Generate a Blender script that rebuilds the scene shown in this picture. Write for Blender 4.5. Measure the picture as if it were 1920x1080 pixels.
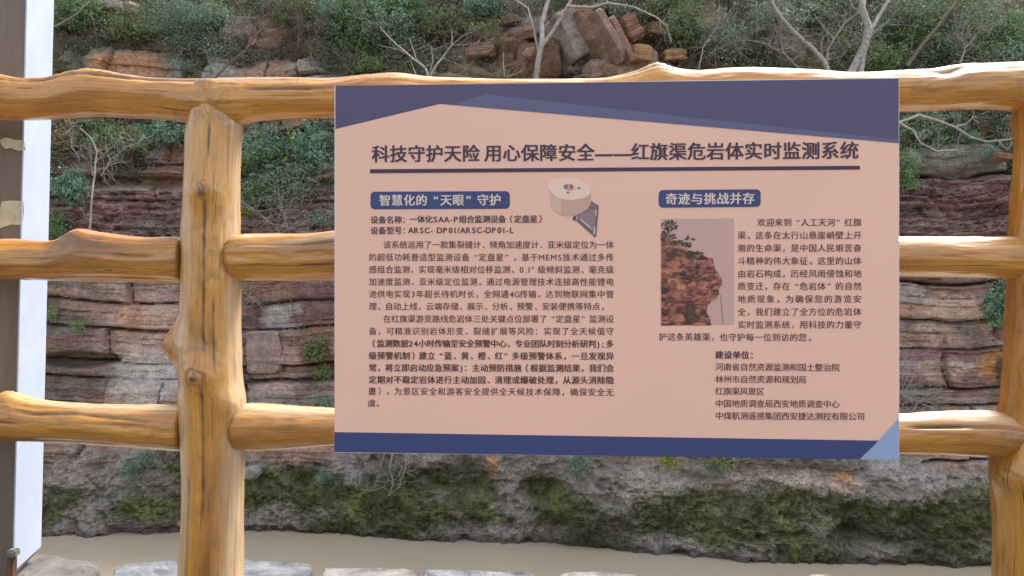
import bpy, math, random
import numpy as np
from mathutils import Vector
from mathutils.bvhtree import BVHTree

sc = bpy.context.scene
for o in list(bpy.data.objects): bpy.data.objects.remove(o)
col = sc.collection
F = 1478.0            # focal length in photo pixels
ZC = 0.75             # camera height above the stone ledge

# ------------------------------------------------------------------ camera, sky, sun, exposure
cd = bpy.data.cameras.new('camera'); cam = bpy.data.objects.new('camera', cd); col.objects.link(cam)
cam.location = (0, 0, ZC); cam.rotation_euler = (math.pi/2, 0, 0)
cd.sensor_width = 36; cd.lens = F/1920*36; cd.clip_start = 0.05; cd.clip_end = 500
sc.camera = cam
SUN_EL, SUN_AZ = math.radians(56), math.radians(48)      # azimuth measured from +Y towards +X
w = bpy.data.worlds.new('World'); sc.world = w; w.use_nodes = True
nt = w.node_tree; bg = nt.nodes['Background']
sky = nt.nodes.new('ShaderNodeTexSky'); sky.sky_type = 'NISHITA'; sky.sun_disc = False
sky.sun_elevation = SUN_EL; sky.sun_rotation = SUN_AZ; sky.dust_density = 4.0; sky.air_density = 1.0; sky.ozone_density = 1.0
hs = nt.nodes.new('ShaderNodeHueSaturation'); hs.inputs['Saturation'].default_value = .45      # thin overcast: the blue is washed out
nt.links.new(sky.outputs[0], hs.inputs['Color']); nt.links.new(hs.outputs[0], bg.inputs[0]); bg.inputs[1].default_value = 0.15
sd = bpy.data.lights.new('sun', 'SUN'); sd.energy = 1.5; sd.angle = math.radians(14); sd.color = (1, .96, .9)
so = bpy.data.objects.new('sun', sd); col.objects.link(so)
so.rotation_euler = (math.pi/2-SUN_EL, 0, -SUN_AZ + math.pi)
vs = sc.view_settings; vs.view_transform = 'Standard'; vs.look = 'None'; vs.gamma = 1; vs.use_curve_mapping = False
vs.exposure = 1.72

rng = np.random.default_rng(7); random.seed(7)

# ------------------------------------------------------------------ helpers
def tag(o, label=None, cat=None, group=None, kind=None):
    if label: o['label'] = label
    if cat: o['category'] = cat
    if group: o['group'] = group
    if kind: o['kind'] = kind
    return o

def empty(name, loc=(0, 0, 0)):
    o = bpy.data.objects.new(name, None); o.location = loc; col.objects.link(o); o.empty_display_size = .1
    return o

def mesh_obj(name, V, faces, mat, parent=None, smooth=False, attrs=None):
    """V (n,3) array; faces: (m,k) array or a list of index tuples"""
    me = bpy.data.meshes.new(name)
    V = np.asarray(V, dtype=np.float32)
    me.vertices.add(len(V)); me.vertices.foreach_set('co', V.ravel())
    if isinstance(faces, np.ndarray):
        m, k = faces.shape
        me.loops.add(m*k); me.loops.foreach_set('vertex_index', faces.astype(np.int32).ravel())
        me.polygons.add(m); me.polygons.foreach_set('loop_start', np.arange(0, m*k, k, dtype=np.int32))
    else:
        lens = [len(f) for f in faces]; tot = sum(lens)
        me.loops.add(tot); me.loops.foreach_set('vertex_index', [i for f in faces for i in f])
        me.polygons.add(len(faces)); st = np.concatenate([[0], np.cumsum(lens)[:-1]]).astype(np.int32)
        me.polygons.foreach_set('loop_start', st)
    me.update(calc_edges=True)
    me.polygons.foreach_set('use_smooth', [smooth]*len(me.polygons))
    if attrs:
        for k_, a in attrs.items():
            a = np.asarray(a, dtype=np.float32)
            if a.ndim == 1:
                at_ = me.attributes.new(k_, 'FLOAT', 'POINT'); at_.data.foreach_set('value', a)
            elif a.shape[1] == 3:
                at_ = me.attributes.new(k_, 'FLOAT_VECTOR', 'POINT'); at_.data.foreach_set('vector', a.ravel())
    me.validate(clean_customdata=False)
    me.materials.append(mat)
    o = bpy.data.objects.new(name, me); col.objects.link(o)
    if parent is not None: o.parent = parent
    return o

def hsh(*a):
    h = np.uint32(2166136261)
    out = None
    for x in a:
        xi = (np.asarray(x).astype(np.int64) & 0xffffffff).astype(np.uint32)
        out = (h ^ xi) if out is None else (out ^ xi)
        out = out * np.uint32(0x9E3779B1); out = out ^ (out >> np.uint32(15))
        out = out * np.uint32(0x85EBCA6B); out = out ^ (out >> np.uint32(13))
    return out.astype(np.float64)/4294967296.0

def vn(x, y, z=None, seed=0):
    xi = np.floor(x); yi = np.floor(y); fx = x-xi; fy = y-yi
    fx = fx*fx*(3-2*fx); fy = fy*fy*(3-2*fy)
    if z is None:
        a = hsh(xi, yi, seed); b = hsh(xi+1, yi, seed); c = hsh(xi, yi+1, seed); d = hsh(xi+1, yi+1, seed)
        return (a*(1-fx)+b*fx)*(1-fy)+(c*(1-fx)+d*fx)*fy
    zi = np.floor(z); fz = z-zi; fz = fz*fz*(3-2*fz)
    r = 0
    for k, wz in ((0, 1-fz), (1, fz)):
        a = hsh(xi, yi, zi+k, seed); b = hsh(xi+1, yi, zi+k, seed); c = hsh(xi, yi+1, zi+k, seed); d = hsh(xi+1, yi+1, zi+k, seed)
        r = r + wz*((a*(1-fx)+b*fx)*(1-fy)+(c*(1-fx)+d*fx)*fy)
    return r

def fbm(x, y, z=None, seed=0, oct=4, gain=.5):
    s = 0; a = 1; t = 0
    for i in range(oct):
        s = s + a*(vn(x, y, z, seed+i*17)-.5)*2; t += a; a *= gain
        x = x*2.03+5.1; y = y*2.03+1.7
        if z is not None: z = z*2.03+3.3
    return s/t

def sstep(a, b, x):
    t = np.clip((x-a)/(b-a), 0, 1); return t*t*(3-2*t)

# ------------------------------------------------------------------ materials
def new_mat(name):
    m = bpy.data.materials.new(name); m.use_nodes = True
    n = m.node_tree.nodes; l = m.node_tree.links; b = n['Principled BSDF']
    return m, n, l, b

def node(n, typ, **kw):
    x = n.new(typ)
    for k, v in kw.items():
        if k in ('inputs',):
            for kk, vv in v.items(): x.inputs[kk].default_value = vv
        else: setattr(x, k, v)
    return x

def mixc(n, l, fac, a, b, mode='MIX'):
    x = n.new('ShaderNodeMix'); x.data_type = 'RGBA'; x.blend_type = mode
    for sock, v in ((0, fac), (6, a), (7, b)):
        if hasattr(v, 'is_linked') or hasattr(v, 'node'): l.new(v, x.inputs[sock])
        else: x.inputs[sock].default_value = v
    return x.outputs[2]

def c4(c): return (c[0], c[1], c[2], 1)

def noise(n, l, vec, scale, detail=4, rough=.6, dist=0):
    x = n.new('ShaderNodeTexNoise'); x.inputs['Scale'].default_value = scale
    x.inputs['Detail'].default_value = detail; x.inputs['Roughness'].default_value = rough; x.inputs['Distortion'].default_value = dist
    if vec is not None: l.new(vec, x.inputs['Vector'])
    return x.outputs['Fac']

def ramp(n, l, fac, stops):
    r = n.new('ShaderNodeValToRGB'); e = r.color_ramp.elements
    while len(e) < len(stops): e.new(.5)
    for k, (p, c) in enumerate(stops):
        e[k].position = p; e[k].color = c4(c) if not isinstance(c, (int, float)) else (c, c, c, 1)
    l.new(fac, r.inputs[0]); return r.outputs[0]

def plain(name, c, rough=.6, var=.1, scale=20, bump=0, spec=.4):
    m, n, l, b = new_mat(name)
    tc = n.new('ShaderNodeTexCoord').outputs['Object']
    f = noise(n, l, tc, scale, 5)
    lo = tuple(x*(1-var) for x in c); hi = tuple(min(1, x*(1+var)) for x in c)
    l.new(ramp(n, l, f, [(.3, lo), (.7, hi)]), b.inputs['Base Color'])
    b.inputs['Roughness'].default_value = rough; b.inputs['Specular IOR Level'].default_value = spec
    if bump:
        bp = n.new('ShaderNodeBump'); bp.inputs['Strength'].default_value = bump; bp.inputs['Distance'].default_value = .01
        l.new(noise(n, l, tc, scale*3, 6), bp.inputs['Height']); l.new(bp.outputs[0], b.inputs['Normal'])
    return m

def rock_mat(name, scale=1.0):
    """colour from the mesh attribute 'rgb', broken up by fine grain; used for cliff and boulders"""
    m, n, l, b = new_mat(name)
    at = n.new('ShaderNodeAttribute'); at.attribute_name = 'rgb'
    tc = n.new('ShaderNodeTexCoord').outputs['Object']
    g1 = noise(n, l, tc, 60*scale, 8, .7); g2 = noise(n, l, tc, 14*scale, 6, .65, .6)
    mp = n.new('ShaderNodeMapping'); mp.inputs['Scale'].default_value = (5, 5, 55); l.new(tc, mp.inputs['Vector'])
    g3 = noise(n, l, mp.outputs[0], 1.0*scale, 5, .6, .8)
    k = ramp(n, l, g1, [(.3, .55), (.5, 1.0), (.72, 1.5)])
    k2 = ramp(n, l, g2, [(.3, .72), (.7, 1.25)])
    k3 = ramp(n, l, g3, [(.3, .88), (.7, 1.1)])
    c = mixc(n, l, 1.0, at.outputs['Vector'] if False else at.outputs['Color'], k, 'MULTIPLY')
    c = mixc(n, l, 1.0, c, k2, 'MULTIPLY'); c = mixc(n, l, 1.0, c, k3, 'MULTIPLY')
    sp = noise(n, l, tc, 120*scale, 3, .5)
    c = mixc(n, l, ramp(n, l, sp, [(.66, 0.0), (.74, .5)]), c, (.34, .31, .28, 1))
    l.new(c, b.inputs['Base Color']); b.inputs['Roughness'].default_value = .88; b.inputs['Specular IOR Level'].default_value = .25
    bp = n.new('ShaderNodeBump'); bp.inputs['Strength'].default_value = .7; bp.inputs['Distance'].default_value = .012
    l.new(g1, bp.inputs['Height']); bp2 = n.new('ShaderNodeBump'); bp2.inputs['Strength'].default_value = .5; bp2.inputs['Distance'].default_value = .02
    l.new(g3, bp2.inputs['Height']); l.new(bp.outputs[0], bp2.inputs['Normal']); l.new(bp2.outputs[0], b.inputs['Normal'])
    return m

def leaf_mat(name, rough=.55):
    m, n, l, b = new_mat(name)
    at = n.new('ShaderNodeAttribute'); at.attribute_name = 'rgb'
    l.new(at.outputs['Color'], b.inputs['Base Color']); b.inputs['Roughness'].default_value = rough
    b.inputs['Specular IOR Level'].default_value = .3
    tr = n.new('ShaderNodeBsdfTranslucent'); l.new(at.outputs['Color'], tr.inputs['Color'])
    mx = n.new('ShaderNodeMixShader'); mx.inputs[0].default_value = .3
    l.new(b.outputs[0], mx.inputs[1]); l.new(tr.outputs[0], mx.inputs[2])
    l.new(mx.outputs[0], n['Material Output'].inputs['Surface'])
    return m

def wood_mat():
    m, n, l, b = new_mat('varnished_log')
    at = n.new('ShaderNodeAttribute'); at.attribute_name = 'grain'
    kn = n.new('ShaderNodeAttribute'); kn.attribute_name = 'knot'
    pl_ = n.new('ShaderNodeAttribute'); pl_.attribute_name = 'pale'
    ob = n.new('ShaderNodeObjectInfo')
    add = n.new('ShaderNodeVectorMath'); add.operation = 'ADD'; l.new(at.outputs['Vector'], add.inputs[0])
    sc_ = n.new('ShaderNodeVectorMath'); sc_.operation = 'SCALE'; sc_.inputs['Scale'].default_value = 40
    l.new(ob.outputs['Random'], sc_.inputs[0]); l.new(sc_.outputs[0], add.inputs[1]); g = add.outputs[0]
    def st(sx, sy, s, d=5, r=.6, dist=0):
        mp = n.new('ShaderNodeMapping'); mp.inputs['Scale'].default_value = (sx, sy, sy); l.new(g, mp.inputs['Vector'])
        return noise(n, l, mp.outputs[0], s, d, r, dist)
    broad = st(2.2, 14, 1, 4, .55, .5); streak = st(3.5, 120, 1, 7, .7, .5); fine = st(14, 650, 1, 5, .75, .2); hair = st(5, 260, 1, 3, .5, .3); blot = st(9, 14, 1, 6, .7, .8)
    base = ramp(n, l, broad, [(.28, (.20, .075, .010)), (.40, (.40, .160, .017)), (.55, (.52, .225, .022)), (.72, (.54, .26, .038))])
    base = mixc(n, l, ramp(n, l, streak, [(.34, .55), (.45, .0)]), base, (.20, .08, .015, 1))
    base = mixc(n, l, ramp(n, l, streak, [(.60, .0), (.75, .22)]), base, (.62, .36, .11, 1))
    base = mixc(n, l, .75, base, ramp(n, l, fine, [(.3, .5), (.6, 1.15)]), 'MULTIPLY')
    base = mixc(n, l, ramp(n, l, hair, [(.30, .85), (.36, .0)]), base, (.07, .025, .008, 1))
    base = mixc(n, l, ramp(n, l, blot, [(.56, 0.0), (.70, .6)]), base, (.15, .07, .022, 1))
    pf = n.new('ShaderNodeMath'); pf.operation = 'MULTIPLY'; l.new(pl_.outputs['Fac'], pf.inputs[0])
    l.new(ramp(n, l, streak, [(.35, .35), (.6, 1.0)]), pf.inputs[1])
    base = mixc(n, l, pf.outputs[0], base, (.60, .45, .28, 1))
    base = mixc(n, l, kn.outputs['Fac'], base, (.055, .02, .008, 1))
    l.new(base, b.inputs['Base Color'])
    l.new(ramp(n, l, blot, [(.3, .3), (.7, .5)]), b.inputs['Roughness'])
    b.inputs['Coat Weight'].default_value = .7; b.inputs['Coat Roughness'].default_value = .1
    bp = n.new('ShaderNodeBump'); bp.inputs['Strength'].default_value = .35; bp.inputs['Distance'].default_value = .004
    l.new(streak, bp.inputs['Height']); l.new(bp.outputs[0], b.inputs['Normal'])
    return m

M = {}
M['rock'] = rock_mat('layered_rock'); M['boulder'] = rock_mat('boulder_rock', 1.2)
M['leaf'] = leaf_mat('leaf'); M['wood'] = wood_mat()
M['bark'] = plain('pale_bark', (.30, .27, .235), .85, .35, 30, .4)
M['darkbark'] = plain('dark_bark', (.13, .10, .08), .9, .35, 30, .4)

# ------------------------------------------------------------------ where a photo point lies on the cliff
FX = [-9, -4.1, -2.44, -1.22, .18, 1.38, 2.3, 3.73, 9]
FD = [7.3, 6.96, 7.08, 6.88, 6.68, 6.38, 6.28, 6.2, 5.9]
def foot(x): return np.interp(x, FX, FD)
def uv_of(px, py):
    D = 7.05
    for _ in range(4):
        x = (px-960)/F*D; D = 7.1-.085*x
    return x, (540-py)/F*D       # x and height relative to the camera

# ------------------------------------------------------------------ cliff
def blocks(s, t, lh, bw, seed, jit=.6):
    """running-bond like strata: returns per-block random, distance to nearest joint (m), second random, per-layer random"""
    k = np.floor(t/lh)
    def bound(k): return k+jit*hsh(k, seed+1)
    tt = t/lh
    i = np.where(tt < bound(k), k-1, k)
    b0 = bound(i); b1 = bound(i+1)
    dt = np.minimum(tt-b0, b1-tt)*lh
    wv = bw*(.5+1.1*hsh(i, seed+2))
    c = s/wv+hsh(i, seed+3)*50
    k = np.floor(c)
    def sb(k): return k+.6*hsh(k, i, seed+4)
    j = np.where(c < sb(k), k-1, k)
    ds = np.minimum(c-sb(j), sb(j+1)-c)*wv
    return hsh(i, j, seed+5), np.minimum(dt, ds*1.7+.004*hsh(i, j, seed+9)), hsh(i, j, seed+6), hsh(i, seed+7)

xin = np.arange(-5.6, 5.6, .0135)
xo = 5.6*np.exp(np.linspace(0.012, 1.45, 75))
xs = np.concatenate([-xo[::-1], xin, xo])
LIPX = [-9, -3.5, -2.2, -1.6, -.9, .2, .8, 1.3, 2.5, 9]
LIPZ = [2.3, 2.25, 2.15, 2.0, 1.75, 1.85, 2.1, 1.75, 1.6, 1.6]
nw = 355; ns = 190
t_w = np.linspace(0, 1, nw)
sl = np.cumsum(np.linspace(.012, .12, ns))
X = np.repeat(xs[None, :], nw+ns, 0)
lip = np.interp(xs, LIPX, LIPZ)
foo = foot(xs); plane = foo+.12
z_bot = -2.45
Zb = np.zeros_like(X); Yb = np.zeros_like(X)
# wall profile
PZ = np.array([-2.45, -2.18, -2.0, -1.75, -1.45, -1.0, .1, .92, 1.02, 1.3, 2.3])
PY = np.array([-.02, 0, .05, .15, .22, .28, .42, .50, .66, .74, .95])
for r in range(nw):
    z = z_bot+(lip-z_bot)*t_w[r]
    Zb[r] = z; Yb[r] = foo+np.interp(z, PZ, PY)
for r in range(ns):
    a = 1.02+.08*np.sin(xs*.9)
    Zb[nw+r] = lip+sl[r]*np.sin(a); Yb[nw+r] = foo+np.interp(lip, PZ, PY)+sl[r]*np.cos(a)
isl = np.zeros_like(X); isl[nw:] = 1
slope_in = np.zeros_like(X); slope_in[nw:] = sstep(0, .35, sl)[:, None]
# zones (in height relative to the camera), edges wandered by noise
wn = fbm(X*.9, Zb*1.6, seed=3, oct=4)*.16
Zw = Zb+wn
dip = X*.018
z_tufa = 1-sstep(-1.55, -1.38, Zw+.05*np.sin(X*2.1)-.16*sstep(1.2, 2.5, X)+.03+.22*fbm(X*1.1, Zb*.6, seed=47, oct=3))     # lumpy bottom
shale = sstep(.40, .45, Zb+wn*.25)*(1-sstep(.90, .96, Zb+wn*.3))
upper = sstep(.93, 1.03, Zb+wn*.3)
soil_n = fbm(X*1.3, Zb*1.3, seed=9, oct=5)
soil = np.clip(upper*sstep(-.25, .25, soil_n+.5*sstep(1.2, 1.8, Zb)*(sstep(-1.8, -1.2, X)))+slope_in, 0, 1)
wall = np.clip(1-z_tufa-shale-upper, 0, 1)

def ell(px, py, rx, ry, soft=.35, wob=.25):
    x0, z0 = uv_of(px, py); s = 7.05/F
    d = np.sqrt(((X-x0)/(rx*s))**2+((Zb-z0)/(ry*s))**2)+wob*fbm(X*4, Zb*6, seed=int(px+py), oct=3)
    return 1-sstep(1-soft, 1+soft, d)

bare_rock = np.clip(ell(1800, 325, 110, 60)+ell(300, 300, 60, 60)+ell(200, 100, 100, 50)+ell(480, 110, 90, 45)+ell(860, 105, 55, 30)+ell(1230, 112, 60, 28), 0, 1)
out_n = sstep(.12, .3, fbm(X*1.1+3, Zb*1.5, seed=46, oct=4)); bare_rock = np.clip(bare_rock+ell(1090, 70, 120, 70)+ell(985, 90, 70, 55)+.9*ell(1560, 60, 60, 40)+out_n*.8, 0, 1)
soil = soil*(1-bare_rock)
tw = Zb+dip+fbm(X*.8, Zb*.5, seed=11, oct=4)*.11
sw = X+fbm(X*1.2, Zb*2, seed=12, oct=4)*.16
h1, e1, r1, l1 = blocks(sw, tw, .25, 1.35, 100)
h2, e2, r2, l2 = blocks(sw+.01*fbm(X*9, Zb*9, seed=5), tw+.008*fbm(X*7, Zb*7, seed=6), .075, .42, 200)
h3, e3, r3, l3 = blocks(sw, tw+.012*fbm(X*6, Zb*9, seed=13, oct=4), .022, .30, 300)
h4, e4, r4, l4 = blocks(sw+.03*fbm(X*14, Zb*14, seed=15, oct=3), tw+.022*fbm(X*13, Zb*9, seed=14, oct=4), .034, .10, 400)
f_lo = fbm(X*1.5, Zb*1.8, seed=21, oct=4); f_mid = fbm(X*6, Zb*8, seed=22, oct=5, gain=.6); f_hi = fbm(X*26, Zb*34, seed=23, oct=3, gain=.6)
bil = 1-2*np.abs(fbm(X*3.2, Zb*3.6, seed=24, oct=4))
bil2 = np.abs(fbm(X*9, Zb*11, seed=25, oct=4, gain=.6))
smooth = .6*np.clip(ell(290, 715, 85, 60, .5, .6)+.5*ell(520, 590, 45, 45, .5, .6)+.7*ell(1470, 925, 140, 45, .5, .5), 0, 1)
notch = ell(160, 672, 70, 14, .3, .12)+ell(1070, 118, 50, 22)+.8*ell(1845, 640, 8, 120, .4)*0
rough_amt = .55+.45*sstep(-.2, .3, fbm(X*1.1, Zb*2.5, seed=31, oct=3))
d = .06*f_lo
d = d + wall*((1-smooth)*(.15*(h1-.5)-.035*np.exp(-e1/.03)-.07*np.exp(-(e1/.010)**2)*(.35+.65*sstep(-.2, .25, fbm(X*1.4, Zb*2.2, seed=44, oct=3)))+.06*rough_amt*(h2-.5)*sstep(.25, .6, hsh(np.floor(r1*91), 3))-.010*np.exp(-(e2/.006)**2)*rough_amt+.020*(h3-.5)+.016*f_mid+.005*f_hi)+smooth*(.03+.01*f_mid))
d = d + shale*(.07*(h1-.5)-.04*np.exp(-(e1/.012)**2)+.06*(h4-.5)+.03*(h2-.5)+.014*f_hi+.03*f_mid-.02*np.exp(-(e4/.006)**2))
d = d + z_tufa*(.075*(bil-.4)+.05*(.3-bil2)*1.6+.05*(h1-.5)+.04*(h2-.5)*sstep(-.1, .2, f_lo)+.03*f_mid+.016*f_hi+.07*f_lo)
hu, eu, ru, lu = blocks(sw+.04*f_mid, tw+.02*f_mid+.10*np.sin(X*1.3), .23, .42, 700)
d = d + upper*(1-soil)*(.30*(hu-.5)-.09*np.exp(-(eu/.014)**2)+.05*(h2-.5)+.03*f_mid+.008*f_hi)
d = d + soil*(.10*f_mid+.03*f_hi+.12*fbm(X*2.5, Zb*2.5, seed=41, oct=4))
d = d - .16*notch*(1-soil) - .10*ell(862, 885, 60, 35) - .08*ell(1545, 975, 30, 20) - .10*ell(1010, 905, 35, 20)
# a strong vertical joint and an overhanging ledge line
jx, _ = uv_of(1847, 600); d = d - .12*np.exp(-((X-jx-.03*f_mid)/.02)**2)*sstep(-.5, -.3, Zb)*(1-sstep(.02, .12, Zb))
d = d + .10*upper*(1-isl)*sstep(1.0, 1.03, tw)*(1-sstep(1.06, 1.10, tw))
far = sstep(5.6, 9, np.abs(X)); d = d*(1+far*1.5)
nyv = np.where(isl > 0, -.68*slope_in-(1-slope_in), -1); nzv = np.where(isl > 0, .73*slope_in, 0)
Y = Yb+d*nyv; Z = Zb+d*nzv + z_tufa*.03*fbm(X*5, Zb*5, seed=51)
# colours (mostly the rock's own; the cavity's shade is painted in)
def C(r, g, b): return np.array([r, g, b])
def lerp(a, b, t): return a*(1-t[..., None])+b*t[..., None]
one = np.ones_like(X)
pink = C(.36, .225, .18); purple = C(.20, .115, .115); grey = C(.29, .265, .245); cream = C(.48, .39, .30); orange = C(.36, .17, .065)
brown = C(.13, .082, .055); moss = C(.085, .094, .034); darkm = C(.055, .055, .038); tufa = C(.21, .188, .16); soilc = C(.095, .062, .042)
cw = lerp(pink*one[..., None], purple, np.clip(sstep(.62, .75, r1)+.2*(l2-.5), 0, 1))
cw = lerp(cw, C(.27, .20, .15), sstep(.2, .35, r1)*(1-sstep(.45, .5, r1))*.8)
cw = lerp(cw, grey, np.clip(sstep(.62, .8, r2)*.8, 0, 1)); cw = lerp(cw, cream, sstep(.84, .92, l3)*.55)
cw = lerp(cw, brown, sstep(.05, .4, fbm(X*1.7, Zb*2.6, seed=61, oct=4))*.65)
cw = lerp(cw, purple, sstep(.8, .95, l2)*.3); cw = lerp(cw, C(.15, .12, .095), sstep(.0, .35, fbm(X*3.7, Zb*3.1, seed=67, oct=5))*.6); cw = lerp(cw, orange, sstep(.25, .55, fbm(X*2.3, Zb*5, seed=62, oct=4))*.4)
cs = lerp(purple*one[..., None]*.92, C(.29, .20, .175), sstep(.5, .95, r4)*.85); cs = lerp(cs, C(.14, .115, .095), sstep(.0, .4, fbm(X*1.9, Zb*3.3, seed=68, oct=4))*.6); cs = lerp(cs, C(.09, .045, .045), sstep(.5, .9, l4)*.5)
ct = lerp(tufa*one[..., None], grey*.75, sstep(-.2, .3, f_mid)*.6); ct = lerp(ct, C(.12, .095, .07), sstep(-.05, .35, fbm(X*1.6, Zb*2.6, seed=63, oct=5))*.75)
cu = lerp(grey*one[..., None]*.8, C(.27, .165, .11), sstep(.3, .6, ru)); cu = lerp(cu, C(.12, .10, .07), sstep(.55, .8, hsh(np.floor(ru*97), 5))*.7)
cu = lerp(cu, C(.10, .10, .05), sstep(.0, .4, fbm(X*3, Zb*3, seed=64, oct=4))*.6)
cg = lerp(soilc*one[..., None], C(.075, .065, .042), sstep(-.3, .3, fbm(X*2.1, Zb*2.1, seed=65, oct=5))); cg = lerp(cg, C(.08, .09, .04), sstep(.1, .5, fbm(X*3.1, Zb*3.1, seed=66, oct=4))*.6)
colr = cw*wall[..., None]+cs*shale[..., None]+ct*z_tufa[..., None]+cu*(upper*(1-soil))[..., None]+cg*np.clip(soil, 0, 1)[..., None]
tot = (wall+shale+z_tufa+upper*(1-soil)+soil)[..., None]; colr = colr/np.maximum(tot, .3)
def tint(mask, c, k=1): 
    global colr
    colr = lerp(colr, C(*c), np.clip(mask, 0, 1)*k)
tint(ell(280, 610, 75, 75), (.46, .325, .26), .8); tint(ell(290, 712, 85, 50, .5, .6), (.40, .37, .35), .75); tint(ell(250, 590, 28, 28), (.42, .22, .13), .6)
tint(ell(120, 620, 90, 70), (.085, .075, .055), .65); tint(ell(150, 700, 90, 45), (.12, .10, .085), .7); tint(ell(150, 640, 80, 14), (.24, .13, .11), .6)
tint(ell(505, 590, 26, 34, .45, .7), (.46, .42, .40), .7); tint(ell(515, 700, 50, 55), (.42, .30, .25), .75); tint(ell(590, 640, 40, 60), (.16, .085, .06), .7)
tint(ell(500, 760, 70, 28), (.23, .215, .20), .8); tint(ell(1760, 600, 70, 40), (.50, .38, .29), .55); tint(ell(1730, 690, 45, 22), (.38, .26, .19), .6)
tint(ell(1840, 680, 42, 26), (.34, .16, .055), .9); tint(ell(1838, 690, 10, 28), (.05, .035, .03), .8); tint(ell(1790, 620, 30, 20), (.12, .10, .10), .6)
tint(ell(1545, 885, 20, 26), (.50, .24, .08), .85); tint(ell(1440, 910, 150, 45), (.48, .41, .35), .8); tint(ell(925, 865, 12, 22), (.42, .24, .13), .8)
tint(ell(1640, 890, 90, 50), (.34, .31, .29), .6); tint(ell(1215, 900, 60, 40), (.42, .37, .32), .6); tint(ell(1850, 900, 50, 60), (.25, .24, .23), .7)
tint(ell(640, 880, 60, 40), (.25, .235, .225), .6); tint(ell(180, 870, 110, 34), (.27, .225, .20), .8); tint(ell(1010, 880, 90, 40), (.19, .17, .15), .5)
tint(ell(200, 95, 75, 30), (.40, .20, .105), .85); tint(ell(150, 130, 70, 18), (.20, .12, .13), .7); tint(ell(460, 110, 70, 40), (.29, .165, .12), .8)
tint(ell(530, 95, 40, 35), (.31, .26, .23), .6); tint(ell(1000, 60, 90, 60), (.20, .10, .06), .7); tint(ell(1190, 110, 60, 30), (.33, .19, .10), .7)
tint(ell(860, 100, 50, 28), (.25, .17, .11), .6); tint(ell(1070, 125, 46, 18), (.09, .035, .025), .9); tint(ell(1850, 250, 40, 22), (.33, .17, .07), .6)  # the dark tint paints shade into the cavity by the leaning slabs
tint(ell(300, 290, 40, 60), (.22, .10, .07), .6); tint(ell(140, 300, 30, 50), (.33, .24, .18), .6)
# moss on the damp foot
mz = sstep(-2.10, -1.98, Zb+.05*f_lo)*(1-sstep(-1.80, -1.60, Zb+.2*fbm(X*1.3, Zb*1.3, seed=72, oct=3)))
mn = fbm(X*2.4, Zb*3.4, seed=71, oct=5, gain=.6)
mossm = np.clip(mz*sstep(-.48, -.02, mn), 0, 1)
for e in ((110, 935, 60, 34), (720, 965, 110, 26), (600, 905, 60, 40), (1100, 985, 60, 22), (1310, 960, 60, 30), (1480, 990, 70, 30), (1690, 985, 70, 34), (1560, 935, 60, 25)):
    mossm = np.maximum(mossm, .9*ell(*e, .5, .5))
bright = sstep(.0, .4, fbm(X*5, Zb*5, seed=73, oct=4))
mc = lerp(moss*one[..., None], C(.19, .21, .05), bright*.6); mc = lerp(mc, darkm, sstep(.05, .4, fbm(X*3, Zb*2, seed=74, oct=4))*.45)
colr = colr*(1-.88*mossm[..., None]*z_tufa[..., None].clip(.35, 1))+mc*(.88*mossm[..., None]*z_tufa[..., None].clip(.35, 1))
wet = 1-sstep(-2.17, -2.10, Zb); colr = colr*(1-.55*wet[..., None])
colr = colr*(1+.25*f_hi+.18*f_mid)[..., None]
crack = np.maximum.reduce([wall*(1-smooth)*np.exp(-(e1/.010)**2), .5*wall*(1-smooth)*np.exp(-(e2/.005)**2)])
colr = colr*(1-.6*crack)[..., None]      # rock colour darkened along the joints
colr = np.clip(colr, .012, .6)
nr, nc = X.shape
idx = np.arange(nr*nc).reshape(nr, nc)
fc = np.stack([idx[:-1, :-1], idx[:-1, 1:], idx[1:, 1:], idx[1:, :-1]], -1).reshape(-1, 4)
V = np.stack([X, Y, Z+ZC], -1).reshape(-1, 3)
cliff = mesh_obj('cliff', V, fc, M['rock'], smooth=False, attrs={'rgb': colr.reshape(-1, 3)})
tag(cliff, kind='structure')
# coarse copy for placing things on it
st = 3
Vc = np.stack([X, Y, Z+ZC], -1)[::st, ::st]; r_, c_ = Vc.shape[:2]
ic = np.arange(r_*c_).reshape(r_, c_); fcc = np.stack([ic[:-1, :-1], ic[:-1, 1:], ic[1:, 1:], ic[1:, :-1]], -1).reshape(-1, 4)
bvh = BVHTree.FromPolygons([tuple(v) for v in Vc.reshape(-1, 3).tolist()], fcc.tolist())
def at(px, py, off=0.0):
    """point on the cliff seen at this photo position, moved off metres towards the viewer"""
    dr = Vector(((px-960)/F, 1, (540-py)/F)).normalized(); h = bvh.ray_cast(Vector((0, 0, ZC)), dr)
    if h[0] is None: return Vector((0, 0, ZC))+dr*9
    return h[0]-dr*off
def pxsize(p): return p.y/F

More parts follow.
